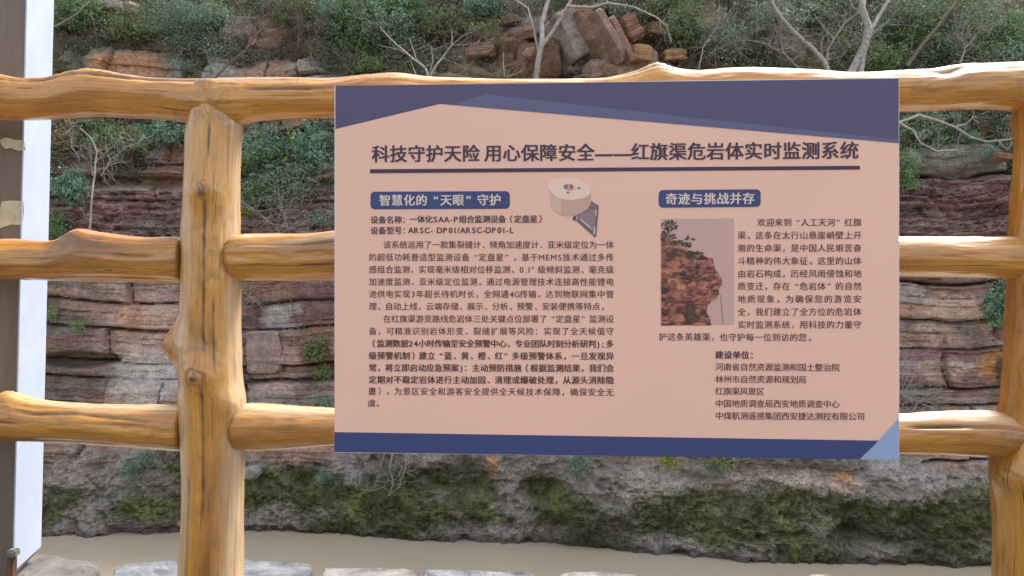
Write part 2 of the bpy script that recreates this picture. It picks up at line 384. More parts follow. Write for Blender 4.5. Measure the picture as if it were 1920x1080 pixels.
# ------------------------------------------------------------------ water and canal
mw, n, l, b = new_mat('muddy_water')
tc = n.new('ShaderNodeTexCoord').outputs['Object']
l.new(ramp(n, l, noise(n, l, tc, .8, 4), [(.3, (.34, .29, .215)), (.7, (.37, .315, .23))]), b.inputs['Base Color'])
b.inputs['Roughness'].default_value = .22; b.inputs['IOR'].default_value = 1.33
mp = n.new('ShaderNodeMapping'); mp.inputs['Scale'].default_value = (1, 2.4, 1); l.new(tc, mp.inputs['Vector'])
bp = n.new('ShaderNodeBump'); bp.inputs['Strength'].default_value = .12; bp.inputs['Distance'].default_value = .02
l.new(noise(n, l, mp.outputs[0], 5, 3, .5), bp.inputs['Height']); l.new(bp.outputs[0], b.inputs['Normal'])
def box(name, x0, x1, y0, y1, z0, z1, mat, parent=None):
    V = [(x, y, z) for z in (z0, z1) for y in (y0, y1) for x in (x0, x1)]
    f = [(0, 2, 3, 1), (4, 5, 7, 6), (0, 1, 5, 4), (2, 6, 7, 3), (0, 4, 6, 2), (1, 3, 7, 5)]
    return mesh_obj(name, V, f, mat, parent)
WZ = ZC-2.18
gx = np.linspace(-24, 24, 120); gy = np.linspace(1.9, 8.3, 40); GX, GY = np.meshgrid(gx, gy)
ii = np.arange(GX.size).reshape(GX.shape)
wf = np.stack([ii[:-1, :-1], ii[:-1, 1:], ii[1:, 1:], ii[1:, :-1]], -1).reshape(-1, 4)
water = mesh_obj('water', np.stack([GX, GY, np.full_like(GX, WZ)], -1).reshape(-1, 3), wf, mw, smooth=True); tag(water, kind='structure')
M['masonry'] = plain('canal_masonry', (.27, .25, .225), .9, .3, 6, .6)
cw_ = box('canal_wall', -24, 24, 1.80, 1.98, -3.2, -.07, M['masonry']); tag(cw_, kind='structure')

# ------------------------------------------------------------------ stone ledge with its coping slabs
M['slab'] = plain('pale_stone_slab', (.135, .142, .152), .8, .6, 14, .9, .3)
M['mortar'] = plain('earth_mortar', (.085, .072, .058), .95, .3, 20, .8); M['pathstone'] = plain('path_stone', (.10, .098, .095), .9, .3, 7, .8)
ground = box('ground', -24, 24, -24, 1.799, -.6, -.03, M['mortar']); tag(ground, kind='structure')
ledge = box('ledge', -24, 24, 1.80, 1.985, -.069, -.028, M['mortar']); tag(ledge, kind='structure')
def slab(poly, ztop, th, mat, parent, seed, sub=.02, name='stone'):
    """irregular flat stone: polygon outline (x,y) filled by a grid, with broken edges and uneven top"""
    P = np.array(poly); x0, y0 = P.min(0); x1, y1 = P.max(0)
    # ring-based fill: outline resampled, shrunk in rings
    pts = []
    for a, b_ in zip(P, np.roll(P, -1, 0)):
        k = max(2, int(np.linalg.norm(b_-a)/sub)); pts += [a+(b_-a)*t/k for t in range(k)]
    R = np.array(pts); c = R.mean(0); m_ = len(R)
    nz = fbm(R[:, 0]*14, R[:, 1]*14, seed=seed, oct=3)*.011+fbm(R[:, 0]*60, R[:, 1]*60, seed=seed+1, oct=2)*.004
    dirs = (R-c)/np.linalg.norm(R-c, axis=1)[:, None]
    R = R+dirs*nz[:, None]
    rings = []; 
    for s_, z in ((.985, -th), (1.0, -th*.55), (.997, -.008), (.985, 0)):
        q = c+(R-c)*s_; rings.append(np.c_[q, np.full(m_, ztop+z)])
    for s_ in (.95, .88, .78, .66, .52, .36, .18):
        q = c+(R-c)*s_
        z = ztop+.007*fbm(q[:, 0]*9, q[:, 1]*9, seed=seed+2, oct=4)+.003*np.round(2*fbm(q[:, 0]*16, q[:, 1]*26, seed=seed+3, oct=3))
        rings.append(np.c_[q, z])
    V = np.concatenate(rings+[np.array([[c[0], c[1], ztop]])]); nrg = len(rings)
    f = []
    for r in range(nrg-1):
        for k in range(m_):
            f.append((r*m_+k, r*m_+(k+1) % m_, (r+1)*m_+(k+1) % m_, (r+1)*m_+k))
    for k in range(m_): f.append(((nrg-1)*m_+k, (nrg-1)*m_+(k+1) % m_, len(V)-1))
    return mesh_obj(name, V, f, mat, parent)
def G(px, py, z=0.0):
    Yd = (ZC-z)*F/(py-540); return ((px-960)/F*Yd, Yd)
M['slab2'] = plain('brown_stone_slab', (.135, .127, .115), .85, .45, 9, .9, .3)
M['slab3'] = plain('grey_stone_slab', (.165, .158, .15), .85, .55, 14, .7, .3)
def fslab(far_pts, near, mat, seed, zt=0.0):
    P = [G(px, py, zt) for px, py in far_pts]
    xa, xb = P[0][0], P[-1][0]
    P = P+[(xb+.0, near), (xa, near)]
    slab(P[::-1], zt, .06, mat, ledge, seed)
fslab([(-330, 1060), (-200, 1046), (-90, 1050), (-62, 1072)], 1.80, M['slab3'], 3)
fslab([(-50, 1075), (-30, 1060), (30, 1044), (75, 1039), (110, 1042), (165, 1052), (188, 1064), (176, 1085)], 1.79, M['slab2'], 5)
fslab([(206, 1085), (215, 1066), (235, 1057), (300, 1052), (345, 1045), (450, 1047), (490, 1050), (540, 1054), (583, 1059), (584, 1074)], 1.79, M['slab'], 8)
fslab([(606, 1085), (612, 1065), (700, 1066), (770, 1068), (788, 1069)], 1.79, M['slab3'], 11)
fslab([(792, 1072), (800, 1067), (850, 1068), (880, 1070), (990, 1071), (1003, 1078)], 1.79, M['slab'], 12)
fslab([(1040, 1090), (1060, 1075), (1110, 1073), (1190, 1076), (1210, 1092)], 1.79, M['slab3'], 14)
fslab([(1225, 1100), (1260, 1090), (1420, 1087), (1500, 1094)], 1.79, M['slab2'], 15)
fslab([(1505, 1096), (1520, 1078), (1546, 1077), (1620, 1088), (1700, 1096)], 1.79, M['slab3'], 16)
fslab([(1712, 1104), (1760, 1088), (1930, 1088), (2010, 1100)], 1.79, M['slab2'], 17)
xx = 1.52
for k in range(8):
    wd = .25+.25*random.random(); fslab_p = [(xx, 1.79), (xx+wd, 1.79), (xx+wd-.01, 1.98+.03*random.random()), (xx+.02, 1.98+.04*random.random())]
    slab(fslab_p, 0.0, .06, M['slab'] if k % 2 else M['slab3'], ledge, 30+k); xx += wd+.02
xx = -2.1
for k in range(8):
    wd = .25+.25*random.random(); fslab_p = [(xx-wd, 1.79), (xx, 1.79), (xx-.01, 1.98+.03*random.random()), (xx-wd+.02, 1.98+.04*random.random())]
    slab(fslab_p, 0.0, .06, M['slab'] if k % 2 else M['slab3'], ledge, 50+k); xx -= wd+.02
# paving of the path on this side of the fence (mostly below the frame)
yy = 1.76
row = 0
while yy > -2.5:
    dp = .34+.12*random.random(); xx = -4.2-.3*random.random()
    while xx < 4.2:
        wd = .4+.4*random.random()
        slab([(xx, yy-dp), (xx+wd, yy-dp), (xx+wd, yy), (xx, yy)], -.004+.004*random.random(), .05, M['pathstone'], ground, random.randrange(999), .08)
        xx += wd+.02
    yy -= dp+.02
# dull tuft of earth where the slabs part
# ------------------------------------------------------------------ log fence
def Yf(x): return 1.772-.0568*x
def P_at(px, py, off=0.0):
    """point in the fence's centre plane"""
    m = (px-960)/F; Yd = (1.772+off)/(1+.0568*m); return m*Yd, Yd, ZC+(540-py)/F*Yd

def log(axis, prof, parent, name, seed, off=0.0, knots=(), cracks=(), ends=(.03, .03), rough=.05, pale=None, step=.006, na=96, flat=1.0):
    """prof: list of (along_px, lo_px, hi_px): silhouette edges. axis 'x' rails, 'z' posts."""
    L = []; Cn = []; R = []
    for a, e1_, e2_ in prof:
        if axis == 'x':
            x1, y1, z1 = P_at(a, e1_, off); x2, y2, z2 = P_at(a, e2_, off); L.append(x1); Cn.append((z1+z2)/2); R.append(abs(z1-z2)/2)
        else:
            x1, y1, z1 = P_at(e1_, a, off); x2, y2, z2 = P_at(e2_, a, off); L.append(z1); Cn.append((x1+x2)/2); R.append(abs(x2-x1)/2)
    L = np.array(L); Cn = np.array(Cn); R = np.array(R); o_ = np.argsort(L); L = L[o_]; Cn = Cn[o_]; R = R[o_]
    nl = int((L[-1]-L[0])/step)+1; t = np.linspace(L[0], L[-1], nl)
    def sm(y):
        q = np.interp(t, L, y); k = np.ones(7)/7; return np.convolve(np.pad(q, 3, 'edge'), k, 'valid')
    c = sm(Cn); r = sm(R)
    th = np.linspace(0, 2*np.pi, na, endpoint=False)
    T, TH = np.meshgrid(t, th, indexing='ij'); r2 = np.repeat(r[:, None], na, 1)
    ct_, st_ = np.cos(TH), np.sin(TH)
    low = fbm(T*5+seed, ct_*1.3+9, st_*1.3+4, seed=seed, oct=3); mid = fbm(T*7, ct_*4+3, st_*4+8, seed=seed+3, oct=3)
    hi = fbm(T*30, ct_*9+3, st_*9+8, seed=seed+4, oct=3)
    rid = 1-2*np.abs(fbm(T*2.2+.3*low, ct_*2.4, st_*2.4, seed=seed+6, oct=2))
    rr = r2*(1+rough*.8*low+rough*.55*mid+rough*.6*(rid-.5))+.0012*hi
    knot = np.zeros_like(T); pl = np.zeros_like(T)
    for (kp, ang, amp, wl, wa, dark) in knots:      # position along in px, angle deg, height m, width m, angular width rad
        k0 = P_at(kp, 540, off)[0] if axis == 'x' else P_at(960, kp, off)[2]
        if axis == 'z': k0 = ZC+(540-kp)/F*(1.8)
        da = np.angle(np.exp(1j*(TH-math.radians(ang))))
        g = np.exp(-((T-k0)/wl)**2-(da/wa)**2)
        dd = np.sqrt(((T-k0)/wl)**2+(da/wa)**2)+.35*fbm(T*50, ct_*8, st_*8, seed=seed+9)
        rr = rr+amp*g+abs(amp)*.12*np.sin(dd*14)*g
        knot = np.maximum(knot, dark*np.exp(-(dd/.55)**2)*(.55+.45*np.sin(dd*18)))
    for (p0, p1, ang, depth, wob) in cracks:
        a0, a1 = [(P_at(q, 540, off)[0] if axis == 'x' else ZC+(540-q)/F*1.8) for q in (p0, p1)]
        a0, a1 = min(a0, a1), max(a0, a1)
        an = math.radians(ang)+wob*fbm(T*5, T*0+seed, seed=seed+20, oct=3)
        da = np.angle(np.exp(1j*(TH-an)))
        env = sstep(a0-.02, a0+.03, T)*(1-sstep(a1-.03, a1+.02, T))
        g = np.exp(-(da*r2/.0032)**2)*env*(.6+.4*sstep(-.3, .1, fbm(T*14, T*0, seed=seed+33, oct=3)))
        rr = rr-depth*1.3*g; knot = np.maximum(knot, g*.95)
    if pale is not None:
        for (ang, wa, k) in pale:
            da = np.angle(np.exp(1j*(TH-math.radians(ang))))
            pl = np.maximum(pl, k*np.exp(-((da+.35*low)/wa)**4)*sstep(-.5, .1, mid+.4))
    # rounded ends
    tt = T-t[0]; te = t[-1]-T
    for q, e in ((tt, ends[0]), (te, ends[1])):
        if e > 0:
            u = np.clip(q/e, 0, 1); rr = rr*np.sqrt(np.clip(1-(1-u)**2.4, .0, 1)).clip(.02, 1)
            knot = np.maximum(knot, .6*(1-sstep(.2, 1.3+.5*mid, q/e)))
    ca = c[:, None]+rr*ct_      # ct direction: x for posts, z for rails  (angle 0)
    if axis == 'x':              # angle 0 = up, 90 = towards camera
        Xv = T; Zv = c[:, None]+rr*ct_; Yv = Yf(T)+off-rr*st_*flat
    else:                        # angle 0 = right, 90 = towards camera
        Zv = T; Xv = c[:, None]+rr*ct_; Yv = Yf(c)[:, None]+off-rr*st_*flat
    V = np.stack([Xv, Yv, Zv], -1).reshape(-1, 3)
    grain = np.stack([T, r2*ct_, r2*st_], -1).reshape(-1, 3)
    ii = np.arange(nl*na).reshape(nl, na); nx_ = np.roll(ii, -1, 1)
    f = np.stack([ii[:-1], nx_[:-1], nx_[1:], ii[1:]], -1).reshape(-1, 4)
    if axis == 'x': f = f[:, ::-1]
    f = list(map(tuple, f.tolist()))+[tuple(ii[0].tolist()), tuple(ii[-1][::-1].tolist())]
    return mesh_obj(name, V, f, M['wood'], parent, True, {'grain': grain, 'knot': np.clip(knot, 0, 1).ravel(), 'pale': pl.ravel()})

fence = empty('log_fence', (0, 1.76, 0))
tag(fence, 'varnished amber log railing with knotty posts along the canal edge', 'fence')
def par(o): o.matrix_parent_inverse = fence.matrix_world.inverted(); return o
bpy.context.view_layer.update()
fence_objs = []
def flog(*a, **k):
    o = log(*a, **k); o.location = (0, 0, 0); o.data.transform(__import__('mathutils').Matrix.Translation((0, -1.76, 0))); return o
post_l = [(150, 362, 440), (200, 360, 440), (225, 355, 452), (250, 351, 451), (300, 350, 449), (360, 348, 448), (440, 344, 446), (520, 344, 447), (575, 342, 447), (610, 341, 447), (700, 342, 450), (750, 341, 456), (800, 342, 455), (850, 345, 454), (900, 346, 453), (1000, 342, 452), (1080, 337, 451), (1170, 334, 456)]
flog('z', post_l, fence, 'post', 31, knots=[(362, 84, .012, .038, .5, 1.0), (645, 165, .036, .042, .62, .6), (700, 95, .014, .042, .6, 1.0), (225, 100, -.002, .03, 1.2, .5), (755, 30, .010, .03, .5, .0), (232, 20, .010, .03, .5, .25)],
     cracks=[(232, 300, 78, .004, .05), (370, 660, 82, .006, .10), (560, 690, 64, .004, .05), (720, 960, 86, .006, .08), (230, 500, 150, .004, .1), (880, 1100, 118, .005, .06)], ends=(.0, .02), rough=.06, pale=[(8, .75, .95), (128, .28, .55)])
post_r = [(150, 1935, 2010), (215, 1905, 2040), (260, 1912, 2030), (340, 1908, 2022), (440, 1897, 2018), (520, 1894, 2015), (650, 1890, 2012), (780, 1880, 2012), (850, 1868, 2015), (900, 1868, 2016), (1000, 1873, 2018), (1080, 1872, 2018), (1190, 1868, 2022)]
flog('z', post_r, fence, 'post', 47, knots=[(930, 110, .012, .03, .4, .7), (870, 160, .02, .04, .6, .5)], cracks=[(880, 1080, 120, .005, .08), (300, 520, 100, .005, .08)], ends=(0, .02), rough=.09)
flog('z', [(140, -1080, -1190), (600, -1085, -1200), (1200, -1085, -1200)], fence, 'post', 53, ends=(0, .02), rough=.08)
flog('z', [(110, 4450, 4700), (600, 4450, 4700), (1600, 4440, 4700)], fence, 'post', 54, ends=(0, .02), rough=.08) if False else None
# top rails
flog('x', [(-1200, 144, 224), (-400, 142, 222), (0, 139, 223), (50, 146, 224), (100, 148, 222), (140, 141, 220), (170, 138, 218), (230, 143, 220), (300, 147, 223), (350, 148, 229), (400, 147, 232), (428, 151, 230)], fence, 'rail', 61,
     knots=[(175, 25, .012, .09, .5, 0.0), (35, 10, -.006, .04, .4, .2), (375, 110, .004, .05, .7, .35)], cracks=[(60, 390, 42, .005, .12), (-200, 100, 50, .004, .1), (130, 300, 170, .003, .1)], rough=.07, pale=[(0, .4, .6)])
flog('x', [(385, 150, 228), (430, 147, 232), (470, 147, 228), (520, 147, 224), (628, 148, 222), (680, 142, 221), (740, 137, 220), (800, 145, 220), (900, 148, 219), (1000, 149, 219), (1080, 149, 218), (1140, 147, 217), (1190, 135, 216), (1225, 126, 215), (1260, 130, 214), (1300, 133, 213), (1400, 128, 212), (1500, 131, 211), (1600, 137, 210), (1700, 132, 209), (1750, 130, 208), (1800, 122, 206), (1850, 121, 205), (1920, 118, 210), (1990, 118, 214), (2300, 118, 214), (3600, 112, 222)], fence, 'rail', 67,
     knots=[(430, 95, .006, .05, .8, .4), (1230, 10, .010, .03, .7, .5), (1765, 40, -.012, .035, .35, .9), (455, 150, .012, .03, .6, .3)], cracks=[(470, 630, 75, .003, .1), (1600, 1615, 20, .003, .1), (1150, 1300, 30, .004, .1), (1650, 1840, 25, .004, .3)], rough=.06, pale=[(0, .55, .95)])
# middle rails
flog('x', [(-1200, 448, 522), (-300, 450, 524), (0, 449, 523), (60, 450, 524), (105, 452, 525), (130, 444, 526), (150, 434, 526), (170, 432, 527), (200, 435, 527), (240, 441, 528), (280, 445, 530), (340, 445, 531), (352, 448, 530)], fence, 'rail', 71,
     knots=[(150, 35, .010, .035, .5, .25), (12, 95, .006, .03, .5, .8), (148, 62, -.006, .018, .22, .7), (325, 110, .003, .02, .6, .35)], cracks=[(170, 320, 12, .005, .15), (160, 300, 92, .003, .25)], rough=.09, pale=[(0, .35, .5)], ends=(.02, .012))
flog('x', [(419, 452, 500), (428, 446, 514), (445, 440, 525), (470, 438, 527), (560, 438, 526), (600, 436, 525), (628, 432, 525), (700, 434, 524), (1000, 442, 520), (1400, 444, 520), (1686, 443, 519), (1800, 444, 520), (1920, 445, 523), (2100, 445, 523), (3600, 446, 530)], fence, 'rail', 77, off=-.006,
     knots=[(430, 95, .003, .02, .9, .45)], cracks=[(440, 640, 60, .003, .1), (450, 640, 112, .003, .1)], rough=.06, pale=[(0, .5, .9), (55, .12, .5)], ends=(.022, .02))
# bottom rails
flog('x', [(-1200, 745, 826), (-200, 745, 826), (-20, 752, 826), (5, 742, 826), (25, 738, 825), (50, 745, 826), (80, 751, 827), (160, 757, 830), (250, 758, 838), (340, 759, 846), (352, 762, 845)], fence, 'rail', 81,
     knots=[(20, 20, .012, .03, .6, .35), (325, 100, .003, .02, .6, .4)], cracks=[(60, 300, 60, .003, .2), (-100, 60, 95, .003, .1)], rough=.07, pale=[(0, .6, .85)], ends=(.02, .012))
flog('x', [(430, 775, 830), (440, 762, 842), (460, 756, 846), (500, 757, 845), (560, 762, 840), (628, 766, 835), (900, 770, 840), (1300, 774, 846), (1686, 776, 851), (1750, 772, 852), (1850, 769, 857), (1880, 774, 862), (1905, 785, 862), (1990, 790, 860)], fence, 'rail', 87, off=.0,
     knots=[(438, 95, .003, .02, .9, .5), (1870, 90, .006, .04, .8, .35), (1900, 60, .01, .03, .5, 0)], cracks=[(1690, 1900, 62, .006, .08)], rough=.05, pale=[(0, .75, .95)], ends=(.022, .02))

# ------------------------------------------------------------------ the painted column at the left edge
M['brownpaint'] = None
m, n, l, b = new_mat('brown_paint'); M['brownpaint'] = m
tc = n.new('ShaderNodeTexCoord').outputs['Object']
mp = n.new('ShaderNodeMapping'); mp.inputs['Scale'].default_value = (30, 30, 2.2); l.new(tc, mp.inputs['Vector'])
a_ = ramp(n, l, noise(n, l, mp.outputs[0], 1, 6, .7), [(.3, (.115, .082, .055)), (.7, (.175, .13, .09))])
a_ = mixc(n, l, ramp(n, l, noise(n, l, tc, 9, 6, .7), [(.58, 0.0), (.7, .6)]), a_, (.09, .065, .045, 1))
a_ = mixc(n, l, ramp(n, l, noise(n, l, tc, 55, 3, .6), [(.74, 0.0), (.78, .8)]), a_, (.5, .45, .36, 1))
l.new(a_, b.inputs['Base Color']); b.inputs['Roughness'].default_value = .5
bp = n.new('ShaderNodeBump'); bp.inputs['Strength'].default_value = .25; bp.inputs['Distance'].default_value = .003
l.new(noise(n, l, mp.outputs[0], 2, 5), bp.inputs['Height']); l.new(bp.outputs[0], b.inputs['Normal'])
m, n, l, b = new_mat('white_paint'); M['white'] = m
tc = n.new('ShaderNodeTexCoord').outputs['Object']
a_ = ramp(n, l, noise(n, l, tc, 6, 6, .7), [(.3, (.34, .40, .50)), (.7, (.41, .47, .57))])
a_ = mixc(n, l, ramp(n, l, noise(n, l, tc, 26, 5, .6), [(.66, 0.0), (.72, .7)]), a_, (.45, .44, .44, 1))
l.new(a_, b.inputs['Base Color']); b.inputs['Roughness'].default_value = .55
M['rust'] = plain('rusty_brown', (.10, .05, .03), .8, .5, 25, .6)
M['tape'] = plain('torn_yellow_tape', (.50, .45, .30), .8, .2, 40, .3)
column = empty('column', (-1.26, 2.0, 0)); tag(column, 'tall brown painted column with a white board on its side, standing on the ledge', 'column')
TILT = .0235
def colbox(name, x0, x1, y0, y1, z0, z1, mat, par_=column, seg=1, bev=.004):
    import bmesh
    bm = bmesh.new(); bmesh.ops.create_cube(bm, size=1)
    for v in bm.verts:
        z = z0 if v.co.z < 0 else z1
        v.co = Vector(((x0 if v.co.x < 0 else x1)+TILT*z, y0 if v.co.y < 0 else y1, z))-Vector((-1.26, 2.0, 0))
    if bev: bmesh.ops.bevel(bm, geom=bm.edges[:], offset=bev, segments=2, affect='EDGES')
    me = bpy.data.meshes.new(name); bm.to_mesh(me); bm.free(); me.materials.append(mat)
    o = bpy.data.objects.new(name, me); col.objects.link(o); o.parent = par_; return o
def colprism(name, plan, z0, z1, mat):
    n_ = len(plan); V = [(x+TILT*z+1.26, y-2.0, z) for z in (z0, z1) for x, y in plan]
    f = [tuple(range(n_))[::-1], tuple(range(n_, 2*n_))]+[(k, (k+1) % n_, n_+(k+1) % n_, n_+k) for k in range(n_)]
    return mesh_obj(name, V, f, mat, column)
colprism('shaft', [(-1.66, 1.992), (-1.262, 1.992), (-1.313, 2.172), (-1.66, 2.172)], .02, 3.1, M['brownpaint'])
colprism('side_board', [(-1.260, 1.986), (-1.256, 1.986), (-1.303, 2.18), (-1.311, 2.18)], .035, 3.1, M['white'])
colbox('base_plate', -1.70, -1.33, 1.96, 2.12, .0, .022, M['rust'])
colbox('bracket', -1.254, -1.239, 1.95, 1.975, .0, .082, M['rust'])
colbox('bolt', -1.252, -1.230, 1.945, 1.972, .083, .102, M['slab3'])
def torn(name, pts, y, mat):
    y -= .008; P = []
    for (px, py) in pts:
        P.append(((px-960)/F*y+1.26, y-2.0, ZC+(540-py)/F*y))
    n_ = len(P); V = [(p[0], p[1], p[2]) for p in P]+[(p[0], p[1]+.0015, p[2]) for p in P]
    f = [tuple(range(n_)), tuple(range(2*n_-1, n_-1, -1))]+[(k, (k+1) % n_, n_+(k+1) % n_, n_+k) for k in range(n_)]
    return mesh_obj(name, V, f, mat, column)
torn('tape_scrap', [(0, 262), (10, 258), (28, 262), (46, 263), (48, 281), (34, 283), (20, 277), (10, 279), (2, 272)], 1.998, M['tape'])
torn('tape_scrap', [(3, 378), (18, 376), (44, 377), (45, 392), (42, 422), (20, 421), (0, 428), (-2, 400)], 1.998, M['tape'])

# ------------------------------------------------------------------ the information board
SX0, SX1 = -.387, .811
def Ys(x): return 1.697-.0568*x
board = empty('information_board', (.212, Ys(.212), ZC+.04))
tag(board, 'pink and navy information board with Chinese text fixed to the log railing', 'sign')
board.rotation_euler = (0, 0, -math.atan(.0568))
bpy.context.view_layer.update()
WB = 1.2; HB = .8
def S(px, py):
    m = (px-960)/F; Yd = 1.697/(1+.0568*m); x = m*Yd; z = ZC+(540-py)/F*Yd
    return (x-.212)/math.cos(math.atan(.0568)), z-(ZC+.04)
def flatmat(name, c, var=.03, rough=.38):
    m, n, l, b = new_mat(name); tc = n.new('ShaderNodeTexCoord').outputs['Object']
    f = noise(n, l, tc, 1.6, 3, .5)
    l.new(ramp(n, l, f, [(.35, tuple(x*(1-var) for x in c)), (.65, tuple(x*(1+var) for x in c))]), b.inputs['Base Color'])
    b.inputs['Roughness'].default_value = rough; b.inputs['Specular IOR Level'].default_value = .35
    return m
M['paper'] = flatmat('pink_print', (.80, .475, .35)); M['navy'] = flatmat('navy_print', (.085, .068, .135), .05); M['navy2'] = flatmat('slate_print', (.108, .105, .19), .05)
M['blue'] = flatmat('blue_print', (.044, .055, .15), .04); M['sky'] = flatmat('sky_print', (.27, .35, .50), .04)
M['ink'] = flatmat('title_ink', (.058, .026, .052)); M['ink2'] = flatmat('text_ink', (.075, .028, .026)); M['white_ink'] = flatmat('pale_ink', (.72, .56, .48))
M['paper_hi'] = flatmat('pale_pink_print', (.63, .405, .31)); M['edge'] = flatmat('board_edge', (.72, .62, .60))
def sheet(name, pts, mat, lay, parent=board):
    V = [(s, -.0001-.0004*lay, t) for s, t in (S(*p) for p in pts)]
    return mesh_obj(name, V, [tuple(range(len(V)))], mat, parent)
h2_ = WB/2
mesh_obj('panel', [(x, y, z) for z in (-.399, .401) for y in (0, .006) for x in (-h2_, h2_)], [(0, 2, 3, 1), (4, 5, 7, 6), (0, 1, 5, 4), (2, 6, 7, 3), (0, 4, 6, 2), (1, 3, 7, 5)], M['edge'], board)
sheet('pink_field', [(629.2, 161), (1684.8, 147.2), (1684.8, 861.5), (627.5, 847)], M['paper'], 1)
sheet('header_band', [(629.2, 161), (1684.8, 147.4), (1684.8, 268.5), (825, 195), (629, 242)], M['navy'], 2)
sheet('header_stripe', [(845, 197), (912, 177), (1280, 219), (1684.8, 262), (1684.8, 268.5), (825, 195), (832, 193)][:5]+[(850, 197.2)], M['navy2'], 3)
sheet('footer_band', [(627.6, 810), (1647, 826), (1612, 861), (627.2, 847.5)], M['blue'], 2)
sheet('corner_triangle', [(1684.8, 785), (1684.8, 861.5), (1613, 861.2), (1648, 825.2)], M['sky'], 3)
sheet('pale_ray', [(628, 300), (1180, 420), (1420, 480), (1684, 300), (1684, 500), (1300, 600), (900, 700), (628, 560)], M['paper_hi'], 1.5) if False else None
sheet('title_rule', [(694, 317.5), (1612, 311), (1612, 318), (694, 325)], M['ink'], 3)
def pill(x0, y0, x1, y1, dy, r=8):
    pts = []
    for cx, cy, a0 in ((x1-r, y1-r, 0), (x0+r, y1-r, 90), (x0+r, y0+r, 180), (x1-r, y0+r, 270)):
        for k in range(6):
            a = math.radians(a0+k*18); px = cx+r*math.cos(a); py = cy+r*math.sin(a); pts.append((px, py+dy*(px-x0)/(x1-x0)))
    return pts[::-1]
sheet('heading_plate', pill(695, 359.5, 956, 392.5, -1), M['blue'], 3)
sheet('heading_plate', pill(1235, 356.5, 1426, 389.5, -1.5), M['blue'], 3)
# device picture (flat print)
M['dv1'] = flatmat('device_top_print', (.80, .55, .42)); M['dv2'] = flatmat('device_side_print', (.56, .33, .25)); M['dv3'] = flatmat('bracket_print', (.19, .125, .135)); M['dv4'] = flatmat('bracket_dark_print', (.10, .055, .06))
M['dv5'] = flatmat('red_print', (.42, .09, .05)); M['dv6'] = flatmat('bracket_light_print', (.27, .18, .19)); M['dv7'] = flatmat('teal_print', (.16, .17, .20)); M['dvs'] = flatmat('device_shade_print', (.65, .41, .31))
def dvp(pts): return [(1000+x*160/1234, 320+y*140/1080) for x, y in pts]
pic = sheet('device_picture', dvp([(260, 300), (400, 400), (560, 430), (700, 400), (832, 320), (830, 480), (780, 560), (620, 640), (520, 662), (420, 650), (330, 590), (265, 520)]), M['dv2'], 3)
sheet('device_shade', dvp([(255, 280), (350, 390), (400, 410), (400, 640), (330, 590), (262, 520)]), M['dvs'], 3.6)
sheet('device_lid', dvp([(200, 260), (215, 180), (300, 120), (450, 90), (620, 110), (750, 170), (825, 240), (832, 320), (790, 370), (700, 405), (560, 428), (430, 415), (350, 390), (270, 320)]), M['dv1'], 4)
sheet('bracket_picture', dvp([(835, 435), (950, 510), (908, 965), (880, 960), (600, 710), (575, 722), (570, 668), (700, 610), (790, 550)]), M['dv3'], 2.6)
sheet('bracket_picture', dvp([(640, 650), (870, 560), (900, 560), (880, 900), (690, 740)]), M['dv6'], 4.5)
for q in ([(900, 570), (912, 572), (908, 655), (895, 650)], [(880, 810), (893, 812), (884, 925), (870, 920)], [(668, 695), (680, 690), (832, 825), (825, 838)], [(625, 655), (636, 655), (634, 720), (624, 715)]): sheet('bracket_slot', dvp(q), M['white_ink'], 5)
sheet('bracket_picture', dvp([(572, 668), (610, 655), (612, 715), (575, 722)]), M['dv4'], 5)
def oval(cx, cy, rx, ry, n_=12, cut=None):
    P_ = [(cx+rx*math.cos(-k*2*math.pi/n_), cy+ry*math.sin(-k*2*math.pi/n_)) for k in range(n_)]
    return P_
for k, (x0_, mt) in enumerate(((440, 'dv7'), (460, 'dv7'), (480, 'dv7'), (500, 'dv2'), (525, 'dv5'), (545, 'dv5'), (562, 'dv5'))):
    hh = 42*math.sqrt(max(.1, 1-((x0_+8-508)/75)**2)); sheet('logo_bar', dvp([(x0_, 235-hh), (x0_+16, 235-hh), (x0_+16, 235+hh), (x0_, 235+hh)]), M[mt], 5)
sheet('lid_mark', dvp(oval(500, 318, 24, 12)), M['dv3'], 5); sheet('lid_mark', dvp(oval(662, 252, 22, 13)), M['dv3'], 5)
# cliff picture (flat print)
m, n, l, b = new_mat('printed_cliff'); M['pcliff'] = m
tc = n.new('ShaderNodeTexCoord').outputs['Object']
mp = n.new('ShaderNodeMapping'); mp.inputs['Scale'].default_value = (38, 38, 85); mp.inputs['Rotation'].default_value = (0, -.35, 0); l.new(tc, mp.inputs['Vector'])
a_ = ramp(n, l, noise(n, l, mp.outputs[0], 1, 8, .75, 1.2), [(.42, (.03, .014, .012)), (.48, (.16, .045, .03)), (.54, (.34, .105, .06)), (.64, (.50, .22, .12))])
a_ = mixc(n, l, ramp(n, l, noise(n, l, tc, 26, 6, .7), [(.56, 0.0), (.68, .6)]), a_, (.06, .045, .035, 1))
l.new(a_, b.inputs['Base Color']); b.inputs['Roughness'].default_value = .4
M['psky'] = flatmat('printed_sky', (.55, .345, .285), .05); M['ptree'] = flatmat('printed_tree', (.075, .055, .03), .3)
def cp(pts): return [(1220+x*.2222, 390+y*.2222) for x, y in pts]
sheet('picture_background', cp([(88, 92), (702, 88), (702, 985), (88, 992)]), M['psky'], 2)
sheet('cliff_picture', cp([(88, 290), (120, 200), (160, 235), (200, 275), (260, 335), (340, 360), (420, 385), (490, 425), (520, 418), (535, 470), (545, 520), (575, 555), (600, 600), (602, 645), (580, 670), (575, 730), (555, 765), (510, 790), (480, 830), (470, 880), (500, 930), (512, 990), (88, 992)]), M['pcliff'], 3)
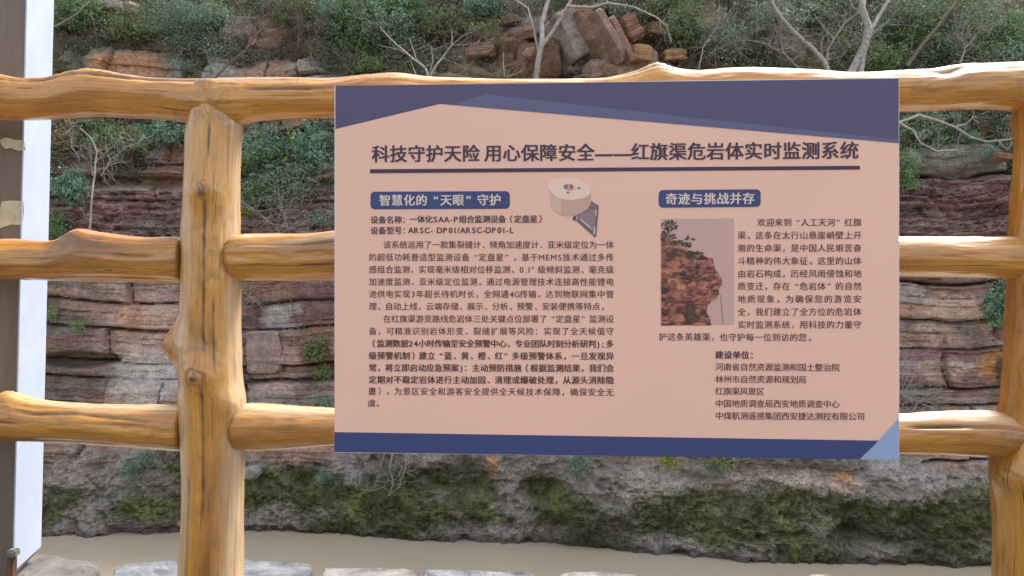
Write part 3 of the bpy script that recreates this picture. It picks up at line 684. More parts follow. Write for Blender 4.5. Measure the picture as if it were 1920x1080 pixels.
rr_ = random.Random(4)
def blob(cx, cy, rx, ry, mt='ptree'):
    return sheet('tree_picture', cp([(cx+rx*(.7+.5*rr_.random())*math.cos(-a*math.pi/8), cy+ry*(.7+.5*rr_.random())*math.sin(-a*math.pi/8)) for a in range(16)]), M[mt], 4)
def foliage_print(lst):
    V_, F_ = [], []
    for cx, cy, rx, ry, n_ in lst:
        for _ in range(n_):
            a = rr_.random()*6.283; q = rr_.random()**.6; x = max(90, cx+rx*q*math.cos(a)); y = cy+ry*q*math.sin(a); r = 3+7*rr_.random(); a0 = rr_.random()*6
            k0 = len(V_)
            for j in range(5):
                s_, t_ = S(*cp([(x+r*(.6+.7*rr_.random())*math.cos(a0-j*1.2566), y+r*(.6+.7*rr_.random())*math.sin(a0-j*1.2566))])[0]); V_.append((s_, -.0018-.000004*len(F_), t_))
            F_.append(tuple(range(k0, k0+5)))
    mesh_obj('tree_picture', V_, F_, M['ptree'], board)['kind'] = 'stuff'
foliage_print([(160, 148, 66, 44, 90), (105, 235, 20, 40, 30), (190, 235, 36, 22, 22), (150, 190, 8, 40, 12), (330, 395, 44, 30, 55), (300, 310, 46, 24, 40), (340, 585, 44, 26, 50), (300, 250, 24, 14, 10), (360, 262, 22, 8, 8), (230, 290, 60, 16, 30), (390, 380, 60, 12, 24), (400, 490, 26, 20, 18), (96, 650, 10, 60, 18), (300, 860, 90, 40, 90), (350, 930, 60, 40, 60), (130, 860, 40, 20, 26), (440, 880, 26, 26, 26), (170, 400, 40, 30, 20)])
sheet('rope_picture', cp([(584, 730), (588, 730), (612, 978), (608, 978)]), M['dv3'], 4)

# lettering
GC = {}
def glyph(ch, bold):
    k = (ch, bold)
    if k not in GC:
        cu_ = bpy.data.curves.new('g', 'FONT'); cu_.body = ch; cu_.offset = 0; cu_.resolution_u = 2 if ord(ch) > 255 else 4
        ob = bpy.data.objects.new('g', cu_); col.objects.link(ob); dg = bpy.context.evaluated_depsgraph_get()
        me = ob.evaluated_get(dg).to_mesh(); V = np.array([v.co[:2] for v in me.vertices]).reshape(-1, 2); f = [tuple(p.vertices) for p in me.polygons]
        ob.to_mesh_clear(); col.objects.unlink(ob); bpy.data.objects.remove(ob)
        sh_ = [(0, 0)] if bold <= 0 or len(V) == 0 else ([(-bold*.5, 0), (bold*.5, 0)] if bold < .015 else [(-bold, -bold*.4), (bold, bold*.4), (bold, -bold*.4), (-bold, bold*.4), (0, 0)])
        V3 = [np.c_[V+np.array(q), np.full(len(V), k_*.00005)] for k_, q in enumerate(sh_)]
        GC[k] = (np.concatenate(V3), [tuple(i+k_*len(V) for i in t_) for k_ in range(len(sh_)) for t_ in f])
    return GC[k]
# reference box of a full-width character
Vg, _ = glyph('国', 0.0); GMID = (Vg[:, 1].min()+Vg[:, 1].max())/2; GW = Vg[:, 0].max()-Vg[:, 0].min(); GX0 = (Vg[:, 0].max()+Vg[:, 0].min())/2
def text(s, x0, x1, y, size, mat, bold=0.0, y2=None, lay=4, lat=.62, name='text_line', boldrun=None):
    """s set from x0 to x1 (photo px), centred on height y; size = glyph height in photo px; cells justified"""
    if y2 is None: y2 = y
    a0, t0 = S(x0, y); a1, t1 = S(x1, y2)
    em = size/F*1.697/GW            # metres for one unit
    cells = []
    for ch in s:
        if ord(ch) < 128 and ch not in '()': cells.append(lat*(.62 if ch in '.-/ 1' else 1.0) if ch != 'M' else lat*1.25)
        elif ch in '()': cells.append(.55)
        elif ch == '°': cells.append(.8)
        else: cells.append(1.0)
    tot = sum(cells); glyw = em*GW
    # last glyph ends at x1: cell pitch p so that (tot-1)*p+glyw = a1-a0
    p = (a1-a0-glyw)/(tot-1) if tot > 1.5 else glyw
    Vs = []; Fs = []; nv_ = 0; pos = 0.0
    for ch, wc in zip(s, cells):
        bl = bold
        if boldrun and boldrun[0] <= pos_i(s, pos, cells) < boldrun[1]: bl = boldrun[2]
        if ch not in ' 　':
            Vc_, f_ = glyph('—' if ch == '—' else ch, bl)
            if len(Vc_):
                gx_ = Vc_[:, 0]*em; gy_ = (Vc_[:, 1]-GMID)*em
                c0 = pos*p; full = glyw if wc == 1.0 else wc*p
                mn, mx = gx_.min(), gx_.max(); cx = c0+full/2
                if wc == 1.0 and ch in '，。、：；': sh = c0+glyw*.08-mn
                elif ch == '“': sh = c0+glyw*.95-mx
                elif ch == '”': sh = c0+glyw*.05-mn
                elif ch in '（': sh = c0+glyw*.85-mx
                elif ch in '）': sh = c0+glyw*.15-mn
                elif ch == '°': sh = c0-mn
                elif ch == '—': gx_ = (gx_-mn)/(mx-mn)*p*.97+mn; sh = c0-mn-(p-glyw)*.5; gy_ = gy_*1.35
                elif ord(ch) > 255: sh = c0+glyw/2-GX0*em
                else: sh = cx-(mn+mx)/2-(glyw*.12 if wc < 1 else 0)
                xx_ = gx_+sh; Vs.append(np.stack([a0+xx_, -.0001-.0004*lay-Vc_[:, 2], t0+(t1-t0)*xx_/(a1-a0)+gy_], -1))
                Fs += [tuple(i+nv_ for i in q) for q in f_]; nv_ += len(Vc_)
        pos += wc
    return mesh_obj(name, np.concatenate(Vs), Fs, mat, board)
def pos_i(s, pos, cells):
    c = 0.0
    for i, w_ in enumerate(cells):
        if c >= pos-1e-6: return i
        c += w_
    return len(s)
text('科技守护天险', 700, 897, 289.5, 28.2, M['ink'], .022, 288.2, name='title_text')
text('用心保障安全——', 911, 1182, 288, 28.2, M['ink'], .022, 286, name='title_text')
text('红旗渠危岩体实时监测系统', 1186, 1607, 285.5, 28.2, M['ink'], .022, 282.5, name='title_text')
text('智慧化的“天眼”守护', 713, 938, 376, 18.6, M['white_ink'], .024, 375.3, name='heading_text')
text('奇迹与挑战并存', 1249, 1413, 373.5, 18.6, M['white_ink'], .024, 372.5, name='heading_text')
B = .017
text('设备名称：', 696, 768, 412.5, 12.6, M['ink'], B); text('一体化SAA-P组合监测设备（定盘星）', 769, 1022, 411.5, 12.6, M['ink'], B, 411, lat=.72)
text('设备型号：', 696, 768, 432.5, 12.6, M['ink'], B); text('ARSC- DP01/ARSC-DP01-L', 767, 966, 431.8, 12.6, M['ink'], B, 431.5, lat=.8)
tb = .012; sz = 12.9
L1 = [('该系统运用了一款集裂缝计、倾角加速度计、亚米级定位为一体', 720, 1150, 459), ('的超低功耗普适型监测设备“定盘星”。基于MEMS技术通过多传', 693, 1150, 482.5),
      ('感组合监测，实现毫米级相对位移监测、0.1°级倾斜监测、毫克级', 693, 1150, 505.5), ('加速度监测、亚米级定位监测。通过电源管理技术连接高性能锂电', 693, 1150, 528.5),
      ('池供电实现3年超长待机时长，全网通4G传输。达到物联网集中管', 693, 1150, 551.5), ('理、自动上线，云端存储、展示、分析、预警、安装便携等特点。', 693, 1140, 574.5),
      ('在红旗渠游览路线危岩体三处关键点位部署了“定盘星”监测设', 720, 1150, 598), ('备，可精准识别岩体形变、裂缝扩展等风险：实现了全天候值守', 693, 1150, 621)]
for s, a, c, y in L1: text(s, a, c, y, sz, M['ink2'], tb, y+.3)
for s, a, c, y in [('（监测数据24小时传输至安全预警中心，专业团队时刻分析研判);多', 693, 1150, 644), ('级预警机制）建立“蓝、黄、橙、红”多级预警体系，一旦发现异', 693, 1150, 667),
                   ('常，将立即启动应急预案)：主动预防措施（根据监测结果，我们会', 693, 1150, 689.5), ('定期对不稳定岩体进行主动加固、清理或爆破处理，从源头消除隐', 693, 1150, 712)]:
    text(s, a, c, y, sz, M['ink2'], .019, y+1)
text('患', 692, 706, 733.5, sz, M['ink2'], .019); text('）。为景区安全和游客安全提供全天候技术保障，确保安全无', 708, 1150, 733.5, sz, M['ink2'], tb, 735.5)
text('虞。', 691, 718, 756, sz, M['ink2'], tb)
for s, a, c, y in [('欢迎来到“人工天河”红旗', 1421, 1614, 417.5), ('渠。这条在太行山悬崖峭壁上开', 1384, 1614, 441.5), ('凿的生命渠，是中国人民艰苦奋', 1384, 1614, 465.5), ('斗精神的伟大象征。这里的山体', 1384, 1614, 489.5),
                   ('由岩石构成，历经风雨侵蚀和地', 1384, 1614, 513.5), ('质变迁，存在“危岩体”的自然', 1384, 1614, 537), ('地质现象。为确保您的游览安', 1384, 1614, 561), ('全，我们建立了全方位的危岩体', 1384, 1614, 585), ('实时监测系统，用科技的力量守', 1384, 1614, 609)]:
    text(s, a, c, y, sz, M['ink2'], tb, y-.2)
text('护这条英雄渠，也守护每一位到访的您。', 1236, 1528, 631.5, sz, M['ink2'], tb, 633)
text('建设单位：', 1342, 1420, 665.5, 12.7, M['ink'], .026, 666)
for s, c, y in [('河南省自然资源监测和国土整治院', 1573, 688), ('林州市自然资源和规划局', 1511, 711), ('红旗渠风景区', 1432, 733.5), ('中国地质调查局西安地质调查中心', 1573, 756.5), ('中煤航测遥感集团西安捷达测控有限公司', 1620, 779.5)]:
    text(s, 1342, c, y, 12.7, M['ink2'], tb, y+1.3*(c-1342)/230)
text('ARSC', 1065, 1084, 357.5, 3.2, M['dv5'], .02, 353, lay=5, lat=.95)

# ------------------------------------------------------------------ vegetation
def leaves_mesh(Cc, size, colr_, asp=.45, up=.2):
    n_ = len(Cc); d1 = rng.normal(size=(n_, 3)); d1[:, 2] += up; d1 /= np.linalg.norm(d1, axis=1)[:, None]
    d2 = np.cross(d1, rng.normal(size=(n_, 3))); d2 /= np.linalg.norm(d2, axis=1)[:, None]
    s_ = (size*(.6+.8*rng.random(n_)))[:, None]
    V_ = np.stack([Cc-d1*s_*.5, Cc+d2*s_*asp*.5, Cc+d1*s_*.5, Cc-d2*s_*asp*.5], 1).reshape(-1, 3)
    f = np.arange(4*n_).reshape(-1, 4)
    return V_, f, np.repeat(colr_, 4, 0)

def tubes(polys, sides=4):
    """polys: list of (pts (k,3), r0, r1)"""
    Vs = []; Fs = []; o_ = 0
    for pts, r0, r1 in polys:
        pts = np.asarray(pts, float); k = len(pts)
        tg = np.gradient(pts, axis=0); tg /= np.maximum(np.linalg.norm(tg, axis=1), 1e-9)[:, None]
        a = np.cross(tg, [.3, 1, .2]); a /= np.maximum(np.linalg.norm(a, axis=1), 1e-9)[:, None]; b_ = np.cross(tg, a)
        rr_ = np.linspace(r0, r1, k)[:, None]
        ring = [pts+rr_*(a*math.cos(2*math.pi*j/sides)+b_*math.sin(2*math.pi*j/sides)) for j in range(sides)]
        Vr = np.stack(ring, 1).reshape(-1, 3); Vs.append(Vr)
        ii = np.arange(k*sides).reshape(k, sides)+o_; nx_ = np.roll(ii, -1, 1)
        Fs.append(np.stack([ii[:-1], nx_[:-1], nx_[1:], ii[1:]], -1).reshape(-1, 4)); o_ += k*sides
    return np.concatenate(Vs), np.concatenate(Fs)

PAL = {'teal': ((.13, .25, .17), (.28, .44, .31)), 'green': ((.10, .19, .075), (.20, .33, .14)), 'olive': ((.12, .16, .07), (.22, .26, .12)),
       'grey': ((.16, .21, .145), (.29, .34, .235)), 'yellow': ((.28, .33, .05), (.40, .44, .09)), 'dry': ((.20, .15, .07), (.33, .26, .12)), 'fern': ((.17, .26, .09), (.26, .36, .15))}
def cols(kind, n_, shade=None):
    a, b_ = np.array(PAL[kind][0]), np.array(PAL[kind][1]); t = rng.random(n_)[:, None]
    c = a+(b_-a)*t; return c*(.75+.5*rng.random(n_))[:, None]

def bush(px, py, rx, ry, kind, label, dens=1.0, leaf=.026, name='bush', off=.05, drop=0, mix=None, depth=.6, group=None, cat='bush', bark='darkbark'):
    rx *= 1.18; ry *= 1.12
    p = np.array(at(px, py+ry*.5*(1 if not drop else -1), off)); s_ = p[1]/F; RX, RY = rx*s_, ry*s_; RD = min(RX, RY)*depth+.05
    base = p.copy(); n_t = int(95*dens*max(.4, min(2.5, RX*RY/.045)))
    ctr = p+np.array([0, -RD*.3, (RY*.5 if not drop else -RY*.5)])
    tips = rng.normal(size=(n_t, 3)); tips /= np.linalg.norm(tips, axis=1)[:, None]
    # uneven outline: few lobes
    lob = 1+.45*fbm(tips[:, 0]*1.6+px, tips[:, 2]*1.6+py, seed=int(px), oct=3)
    rad = (rng.random(n_t)**.45)*lob*1.1
    T_ = ctr+tips*rad[:, None]*np.array([RX, RD, RY])
    T_[:, 1] = np.minimum(T_[:, 1], p[1]+.10)
    polys = []; Lc = []
    for t in T_:
        st_ = base+rng.normal(size=3)*np.array([RX*.3, .02, RY*.12])
        mid = (st_+t)/2+rng.normal(size=3)*.10*np.array([RX, RD, RY]); mid[2] += RY*.12*(1 if not drop else -.5)
        u = np.linspace(0, 1, 5)[:, None]; cv = (1-u)**2*st_+2*u*(1-u)*mid+u*u*t; polys.append((cv, .0035, .0012))
        # leaves near the outer half, in little sprays
        k = 34; uu = .45+.62*rng.random(k)[:, None]; q = (1-uu)**2*st_+2*uu*(1-uu)*mid+uu*uu*t
        Lc.append(q+rng.normal(size=(k, 3))*np.array([.022, .02, .016]))
    Lc = np.concatenate(Lc); n_ = len(Lc)
    cc = cols(kind, n_)
    if mix: msk = np.repeat(rng.random(n_t) < mix[1], 34); cc[msk] = cols(mix[0], int(msk.sum()))
    root = empty(name, tuple(base)); tag(root, label, cat, group)
    V_, f_ = tubes(polys, 3); mesh_obj('twigs', V_-base, f_, M[bark], root)['kind'] = 'stuff'
    V_, f_, c_l = leaves_mesh(Lc, leaf, cc); o = mesh_obj('foliage', V_-base, f_, M['leaf'], root, attrs={'rgb': c_l}); o['kind'] = 'stuff'
    return root

G1 = 'bushes growing on the cliff'
B_ = [
 (160, 22, 62, 34, 'green', 'dark green bush at the top left corner next to the column', {}),
 (340, 38, 48, 46, 'teal', 'feathery blue green bush on the cliff top above orange sandstone', {'leaf': .014, 'off': .15}),
 (405, 30, 34, 22, 'grey', 'small grey green bush right of the feathery blue green one', {}),
 (560, 22, 42, 40, 'olive', 'olive bush between the pale twigs and the large teal thicket', {}),
 (650, 30, 62, 52, 'teal', 'large teal thicket on the slope left of the board peak', {'mix': ('green', .3)}),
 (725, 55, 52, 50, 'teal', 'teal bush hanging at the right end of the thicket', {'mix': ('olive', .4)}),
 (760, 15, 60, 32, 'green', 'dark green bush above the bare white shrub', {}),
 (690, 122, 30, 16, 'fern', 'small bright leafy plant just above the rail left of the bare shrub', {'leaf': .02}),
 (660, 75, 22, 25, 'fern', 'light green broad leaved sprig in front of the thicket', {'leaf': .026, 'dens': .5}),
 (905, 12, 42, 22, 'teal', 'teal tuft on the slope at the top centre', {}),
 (1290, 50, 34, 50, 'olive', 'olive bush beside the orange outcrop right of the leaning slabs', {}),
 (1355, 65, 44, 48, 'teal', 'thin wispy teal bush with hanging twigs above the board', {'leaf': .012, 'dens': .7, 'off': .15}),
 (1440, 45, 52, 48, 'grey', 'grey green bush behind the diagonal bare trunk', {}),
 (1520, 30, 50, 32, 'grey', 'grey bush behind the forked bare branches', {}),
 (1700, 45, 60, 50, 'green', 'green bush right of the thick twisted trunk', {'mix': ('grey', .4)}),
 (1660, 105, 42, 22, 'fern', 'pale yellow green fern at the foot of the twisted trunk', {'leaf': .024, 'dens': .6, 'off': .2}),
 (1790, 30, 62, 42, 'grey', 'wide grey green bush near the top right corner', {'mix': ('green', .4)}),
 (1870, 70, 56, 56, 'green', 'green bush at the right edge above the top rail', {'mix': ('grey', .3)}),
 (1770, 95, 56, 28, 'green', 'low green bush directly above the damaged part of the top rail', {'mix': ('fern', .15)}),
 (300, 250, 55, 24, 'teal', 'teal bush hanging under the top rail left of the first post', {}),
 (215, 262, 55, 34, 'green', 'green grey bush under the top rail above the dark overhang', {'mix': ('dry', .15)}),
 (128, 255, 26, 30, 'dry', 'yellowing dry bush beside the white board of the column', {'dens': .7}),
 (140, 350, 36, 36, 'teal', 'pale teal bush beside the column under the dry one', {}),
 (108, 420, 22, 32, 'green', 'little green bush beside the column above the middle rail', {'dens': .8}),
 (122, 440, 30, 10, 'fern', 'tiny leafy plant resting above the middle left rail', {'dens': .8, 'leaf': .014}),
 (505, 295, 52, 52, 'teal', 'thick teal bush right of the first post', {'mix': ('green', .35)}),
 (585, 275, 50, 44, 'teal', 'teal bush touching the left edge of the board', {'mix': ('yellow', .06)}),
 (560, 350, 70, 40, 'grey', 'grey green trailing shrub below the thick teal bushes', {'drop': 1, 'dens': 1.4}),
 (490, 365, 40, 30, 'green', 'green trailing shrub beside the first post above red shale', {'mix': ('grey', .4)}),
 (1240, 20, 50, 26, 'olive', 'olive bush on the slope over the long white branch', {}),
 (1140, 18, 40, 18, 'grey', 'grey green bush peeking over the leaning slabs', {'off': .1}),
 (100, 15, 30, 30, 'teal', 'teal bush partly hidden behind the column top', {}),
 (240, 55, 50, 20, 'olive', 'low olive bush above the orange sandstone blocks', {}),
 (840, 45, 50, 30, 'olive', 'olive bush on the slope right of the bare white shrub', {'dens': .8}),
 (1590, 90, 36, 26, 'grey', 'grey green bush right behind the thick twisted trunk', {}),
 (470, 395, 16, 8, 'yellow', 'small yellow flowering sprig right of the first post', {'dens': .5, 'leaf': .014}),
 (600, 410, 24, 12, 'teal', 'small teal sprig near the board above the middle rail', {'dens': .6, 'leaf': .014}),
 (1725, 255, 44, 36, 'green', 'green bush beside the right edge of the board under the top rail', {'mix': ('grey', .5)}),
 (1760, 228, 50, 18, 'grey', 'grey shrub just under the top rail at the right', {}),
 (1810, 258, 34, 14, 'teal', 'pale teal cushion plant on the rock behind the white branch', {'leaf': .013}),
 (1850, 290, 34, 22, 'teal', 'pale teal plant hanging over the split block', {'dens': .6, 'leaf': .013}),
 (1895, 240, 30, 30, 'grey', 'grey bush behind the right post under the top rail', {}),
 (1900, 305, 28, 34, 'olive', 'olive bush on the block beside the right post', {}),
 (1700, 320, 24, 40, 'green', 'small green bush beside the board edge above red shale', {'dens': .7}),
 (1866, 565, 36, 46, 'teal', 'round green bush in the cleft beside the right post', {'mix': ('green', .5)}),
 (95, 585, 12, 18, 'fern', 'tiny green plant beside the column below the middle rail', {'dens': .6, 'leaf': .013}),
 (152, 608, 20, 14, 'fern', 'tiny green plant with yellow leaf on the dark rock', {'dens': .5, 'leaf': .012}),
 (608, 695, 18, 14, 'yellow', 'yellow flowered plant beside the left edge of the board', {'dens': .7, 'leaf': .014, 'mix': ('green', .4)}),
 (605, 755, 22, 14, 'teal', 'small teal plant behind the bottom rail beside the board', {'dens': .7, 'leaf': .014}),
 (590, 655, 22, 30, 'olive', 'thin olive shrub beside the board over brown rock', {'dens': .6}),
 (275, 862, 26, 20, 'teal', 'teal hanging plant under the bottom rail left of the first post', {'drop': 1, 'leaf': .013}),
 (252, 890, 16, 24, 'teal', 'lower trailing end of the teal hanging plant', {'drop': 1, 'leaf': .013, 'dens': .8}),
 (608, 893, 20, 9, 'teal', 'tiny blue green plant on moss under the bottom rail', {'dens': .7, 'leaf': .013}),
 (730, 885, 30, 22, 'grey', 'pale grey dry plant with hanging roots under the board', {'drop': 1, 'dens': .8, 'leaf': .013}),
 (1082, 872, 26, 20, 'teal', 'fresh green hanging plant under the middle of the board', {'drop': 1, 'leaf': .015, 'dens': .8}),
 (1255, 866, 20, 14, 'yellow', 'yellow leaved plant under the board left of its twin', {'leaf': .016, 'dens': .6, 'drop': 1}),
 (1355, 870, 30, 16, 'yellow', 'larger yellow leaved plant under the board', {'leaf': .016, 'dens': .7, 'mix': ('green', .5), 'drop': 1}),
 (345, 122, 30, 14, 'teal', 'small teal plant between the orange and purple sandstone', {'dens': .6, 'leaf': .013}),
]
for px, py, rx, ry, kd, lab, kw in B_: bush(px, py, rx, ry, kd, lab, group=G1, **kw)

# bare shrubs and trunks
def line3(pts, off, wob=.012, sub=4):
    P3 = [np.array(at(*p, off)) for p in pts]
    y0 = min(p[1] for p in P3)
    P3 = [p*0+np.array([p[0]*0+(q[0]-960)/F*(y0+.35*(p[1]-y0)), y0+.35*(p[1]-y0), ZC+(540-q[1])/F*(y0+.35*(p[1]-y0))]) for p, q in zip(P3, pts)]
    out = []
    for a, b_ in zip(P3[:-1], P3[1:]):
        for k in range(sub): out.append(a+(b_-a)*k/sub+rng.normal(size=3)*wob*np.linalg.norm(b_-a)*.6)
    out.append(P3[-1]); return np.array(out)
def twigs_from(polys, n_, ln, r=.0016):
    out = []
    for _ in range(n_):
        P_, r0, r1 = polys[rng.integers(len(polys))]; k = rng.integers(1, len(P_)); a = P_[k]
        d_ = rng.normal(size=3)*np.array([1, .5, .8]); d_[2] += .4; d_ /= np.linalg.norm(d_); L_ = ln*(.3+rng.random())
        pts = [a]; 
        for q in range(4): d_ = d_+rng.normal(size=3)*.25; d_ /= np.linalg.norm(d_); pts.append(pts[-1]+d_*L_/4)
        out.append((np.array(pts), r, r*.45))
    return out
def bare(name, lines, label, cat, mat='bark', off=.3, n_tw=20, ln=.2, group=None, tip=None):
    polys = [(line3(p, off), r0, r1) for p, r0, r1 in lines]
    tw_ = twigs_from(polys, int(n_tw*1.5), ln*1.5, .0024) if n_tw else []
    if tw_: tw_ += twigs_from(tw_, n_tw*4, ln*.6, .0013)
    b0 = polys[0][0][0]; root = empty(name, tuple(b0)); tag(root, label, cat, group)
    V_, f_ = tubes(polys[:1], 7); mesh_obj('trunk', V_-b0, f_, M[mat], root, True)
    for pq in polys[1:]: V_, f_ = tubes([pq], 6); mesh_obj('branch', V_-b0, f_, M[mat], root, True)
    if tw_: V_, f_ = tubes(tw_, 3); mesh_obj('twigs', V_-b0, f_, M[mat], root)['kind'] = 'stuff'
    if tip:
        Lc = []
        for (a, b_) in tip: q = line3([(a, b_), (a+1, b_)], off)[0]; Lc.append(q+rng.normal(size=(26, 3))*np.array([.05, .03, .02]))
        Lc = np.concatenate(Lc); V_, f_, cl = leaves_mesh(Lc, .035, cols('fern', len(Lc))); mesh_obj('foliage', V_-b0, f_, M['leaf'], root, attrs={'rgb': cl})
    return root
bare('bare_shrub', [([(805, 150), (798, 128), (775, 110), (745, 85), (722, 62), (712, 50)], .014, .005), ([(775, 108), (745, 92), (708, 84)], .006, .003), ([(798, 130), (780, 110), (768, 70)], .010, .003), ([(806, 145), (818, 122), (832, 105), (847, 85), (848, 58)], .014, .006), ([(847, 84), (870, 66), (905, 52)], .006, .003), ([(848, 85), (875, 84), (900, 78)], .005, .003), ([(805, 140), (812, 115), (808, 85)], .008, .003), ([(784, 150), (776, 130), (770, 115)], .008, .003), ([(778, 95), (800, 85), (815, 76)], .005, .002)],
     'pale bare shrub with a green leafy tip, just above the top rail', 'shrub', n_tw=16, ln=.12, tip=[(893, 52), (908, 47)])
bare('tree', [([(1005, 150), (1010, 110), (1016, 80), (1016, 45), (1028, 0), (1032, -30)], .030, .018), ([(1016, 85), (1035, 62), (1060, 20), (1085, -20)], .026, .014), ([(1010, 100), (1002, 60), (990, 15), (955, -8)], .012, .007), ([(1062, 12), (1110, 14), (1140, 6), (1190, 14), (1230, 32), (1250, 50), (1259, 80)], .014, .005), ([(1235, 36), (1240, 55), (1250, 62)], .006, .003), ([(1085, 10), (1082, 30)], .005, .003), ([(1140, 6), (1130, -15)], .008, .005)],
     'slender grey tree with two stems and a long white branch beside the leaning slabs', 'tree', n_tw=26, ln=.2)
bare('tree', [([(1590, 150), (1605, 120), (1622, 85), (1628, 50), (1616, 15), (1620, -30)], .040, .028), ([(1612, 150), (1618, 110), (1632, 60), (1660, 10), (1680, -20)], .026, .012), ([(1628, 70), (1660, 45), (1700, 0)], .014, .008), ([(1622, 30), (1600, 15), (1590, -10)], .012, .006)],
     'thick twisted grey trunk above the right part of the board', 'tree', n_tw=26, ln=.25)
bare('tree', [([(1556, 140), (1545, 115), (1525, 92), (1490, 62), (1462, 28), (1440, -10)], .024, .012), ([(1550, 118), (1552, 95), (1566, 70), (1585, 42), (1618, 18)], .012, .004), ([(1564, 74), (1545, 52), (1526, 26)], .008, .003), ([(1552, 112), (1578, 106), (1596, 82)], .008, .003), ([(1540, 105), (1540, 85), (1543, 68)], .010, .005)],
     'bare grey tree leaning left with a forked white branch', 'tree', n_tw=24, ln=.18)
bare('tree', [([(1700, 125), (1725, 90), (1752, 58), (1782, 18), (1810, -15)], .020, .010), ([(1752, 58), (1775, 25), (1785, -5)], .008, .004)],
     'thin dark trunk slanting right near the right end of the top rail', 'tree', 'darkbark', n_tw=30, ln=.25)
bare('bare_shrub', [([(1680, 232), (1722, 216), (1750, 224), (1790, 238), (1822, 258), (1850, 266), (1885, 262), (1918, 258)], .013, .006), ([(1790, 238), (1812, 232), (1826, 218)], .008, .004), ([(1680, 228), (1712, 245), (1726, 268), (1758, 284), (1796, 280)], .010, .005), ([(1872, 264), (1888, 281), (1908, 258), (1920, 240)], .008, .004)],
     'white bare branches beside the board, under the top rail', 'shrub', n_tw=30, ln=.12)
bare('bare_shrub', [([(168, 450), (171, 380), (178, 310), (182, 285), (172, 260), (150, 240)], .010, .005), ([(178, 305), (200, 285), (225, 262)], .006, .003), ([(175, 330), (170, 295), (165, 280)], .005, .003)],
     'thin bare grey stem between the column and the first post', 'shrub', n_tw=16, ln=.14)
bare('bare_shrub', [([(60, 62), (98, 52), (118, 42), (145, 25), (168, 2)], .010, .006), ([(118, 40), (108, 28), (100, 22)], .005, .003)],
     'bare pale branch crossing the top left corner', 'shrub', n_tw=14, ln=.12)
bare('bare_shrub', [([(395, 155), (430, 118), (460, 95), (478, 68), (490, 55)], .012, .008), ([(482, 70), (465, 40), (440, 0)], .008, .005), ([(490, 60), (508, 35), (520, 0)], .008, .005), ([(488, 60), (495, 30), (490, 0)], .005, .003), ([(500, 45), (530, 15), (545, -5)], .005, .003)],
     'fan of bare brown stems above the purple sandstone', 'shrub', 'darkbark', n_tw=20, ln=.16)
bare('bare_shrub', [([(1120, 142), (1095, 140), (1075, 145)], .004, .003), ([(946, 145), (944, 120), (944, 98)], .007, .004), ([(950, 145), (970, 138), (984, 126)], .005, .003)],
     'short broken white stems just above the board centre', 'shrub', n_tw=4, ln=.08)
bare('bare_shrub', [([(735, 850), (730, 880), (738, 905), (728, 930)], .006, .003), ([(762, 850), (760, 880), (752, 900), (748, 915)], .005, .003), ([(720, 850), (712, 885), (700, 920)], .004, .002), ([(765, 850), (768, 875), (764, 890)], .004, .002)],
     'pale roots hanging down the rock under the left part of the board', 'roots', n_tw=24, ln=.12, off=.08)
bare('bare_shrub', [([(1700, 830), (1705, 790), (1716, 760), (1740, 740)], .005, .003), ([(1705, 790), (1725, 800), (1740, 820)], .004, .002), ([(1716, 760), (1700, 745), (1688, 735)], .004, .002)],
     'tangle of thin roots on dark rock between board and right post', 'roots', n_tw=50, ln=.22, off=.08)
bare('bare_shrub', [([(450, 375), (480, 395), (510, 420), (560, 430), (600, 445)], .004, .002), ([(520, 350), (528, 390), (540, 430)], .005, .003), ([(470, 550), (455, 575), (450, 590)], .004, .003)],
     'grey dead twigs tangled between the first post and the board', 'shrub', n_tw=70, ln=.24, off=.1)
bare('bare_shrub', [([(545, 560), (555, 610), (575, 640), (600, 660), (612, 690)], .004, .002)], 'thin dark twig crossing the pale rock beside the board', 'shrub', 'darkbark', n_tw=4, ln=.1, off=.06)

bare('bare_shrub', [([(1800, 120), (1810, 90), (1835, 60), (1870, 40)], .006, .003), ([(1810, 90), (1795, 60), (1790, 30)], .005, .003), ([(1835, 60), (1840, 30), (1860, 5)], .004, .002)], 'fine grey leafless shrub in front of the green bush at top right', 'shrub', n_tw=60, ln=.2, off=.35)
bare('bare_shrub', [([(1500, 130), (1470, 100), (1430, 80), (1390, 75)], .006, .003), ([(1470, 100), (1460, 60), (1470, 30)], .005, .003)], 'tangled grey shrub left of the forked white branch', 'shrub', n_tw=60, ln=.2)
bare('bare_shrub', [([(590, 130), (580, 90), (600, 50), (625, 20)], .005, .003), ([(580, 90), (560, 60), (555, 20)], .004, .002)], 'dark twiggy shrub between purple sandstone and teal thicket', 'shrub', 'darkbark', n_tw=60, ln=.18)
bare('bare_shrub', [([(150, 300), (135, 275), (130, 245), (145, 228)], .005, .003), ([(190, 330), (205, 300), (240, 275), (270, 262)], .005, .003)], 'tangle of pale twigs under the top rail beside the column', 'shrub', n_tw=50, ln=.16)
bare('bare_shrub', [([(1310, 130), (1318, 90), (1345, 50), (1350, 10)], .006, .003), ([(1330, 100), (1370, 80), (1390, 95)], .004, .002), ([(1345, 30), (1375, 70), (1385, 100)], .004, .002)], 'wispy pale shrub with drooping stems above the board', 'shrub', n_tw=40, ln=.2)
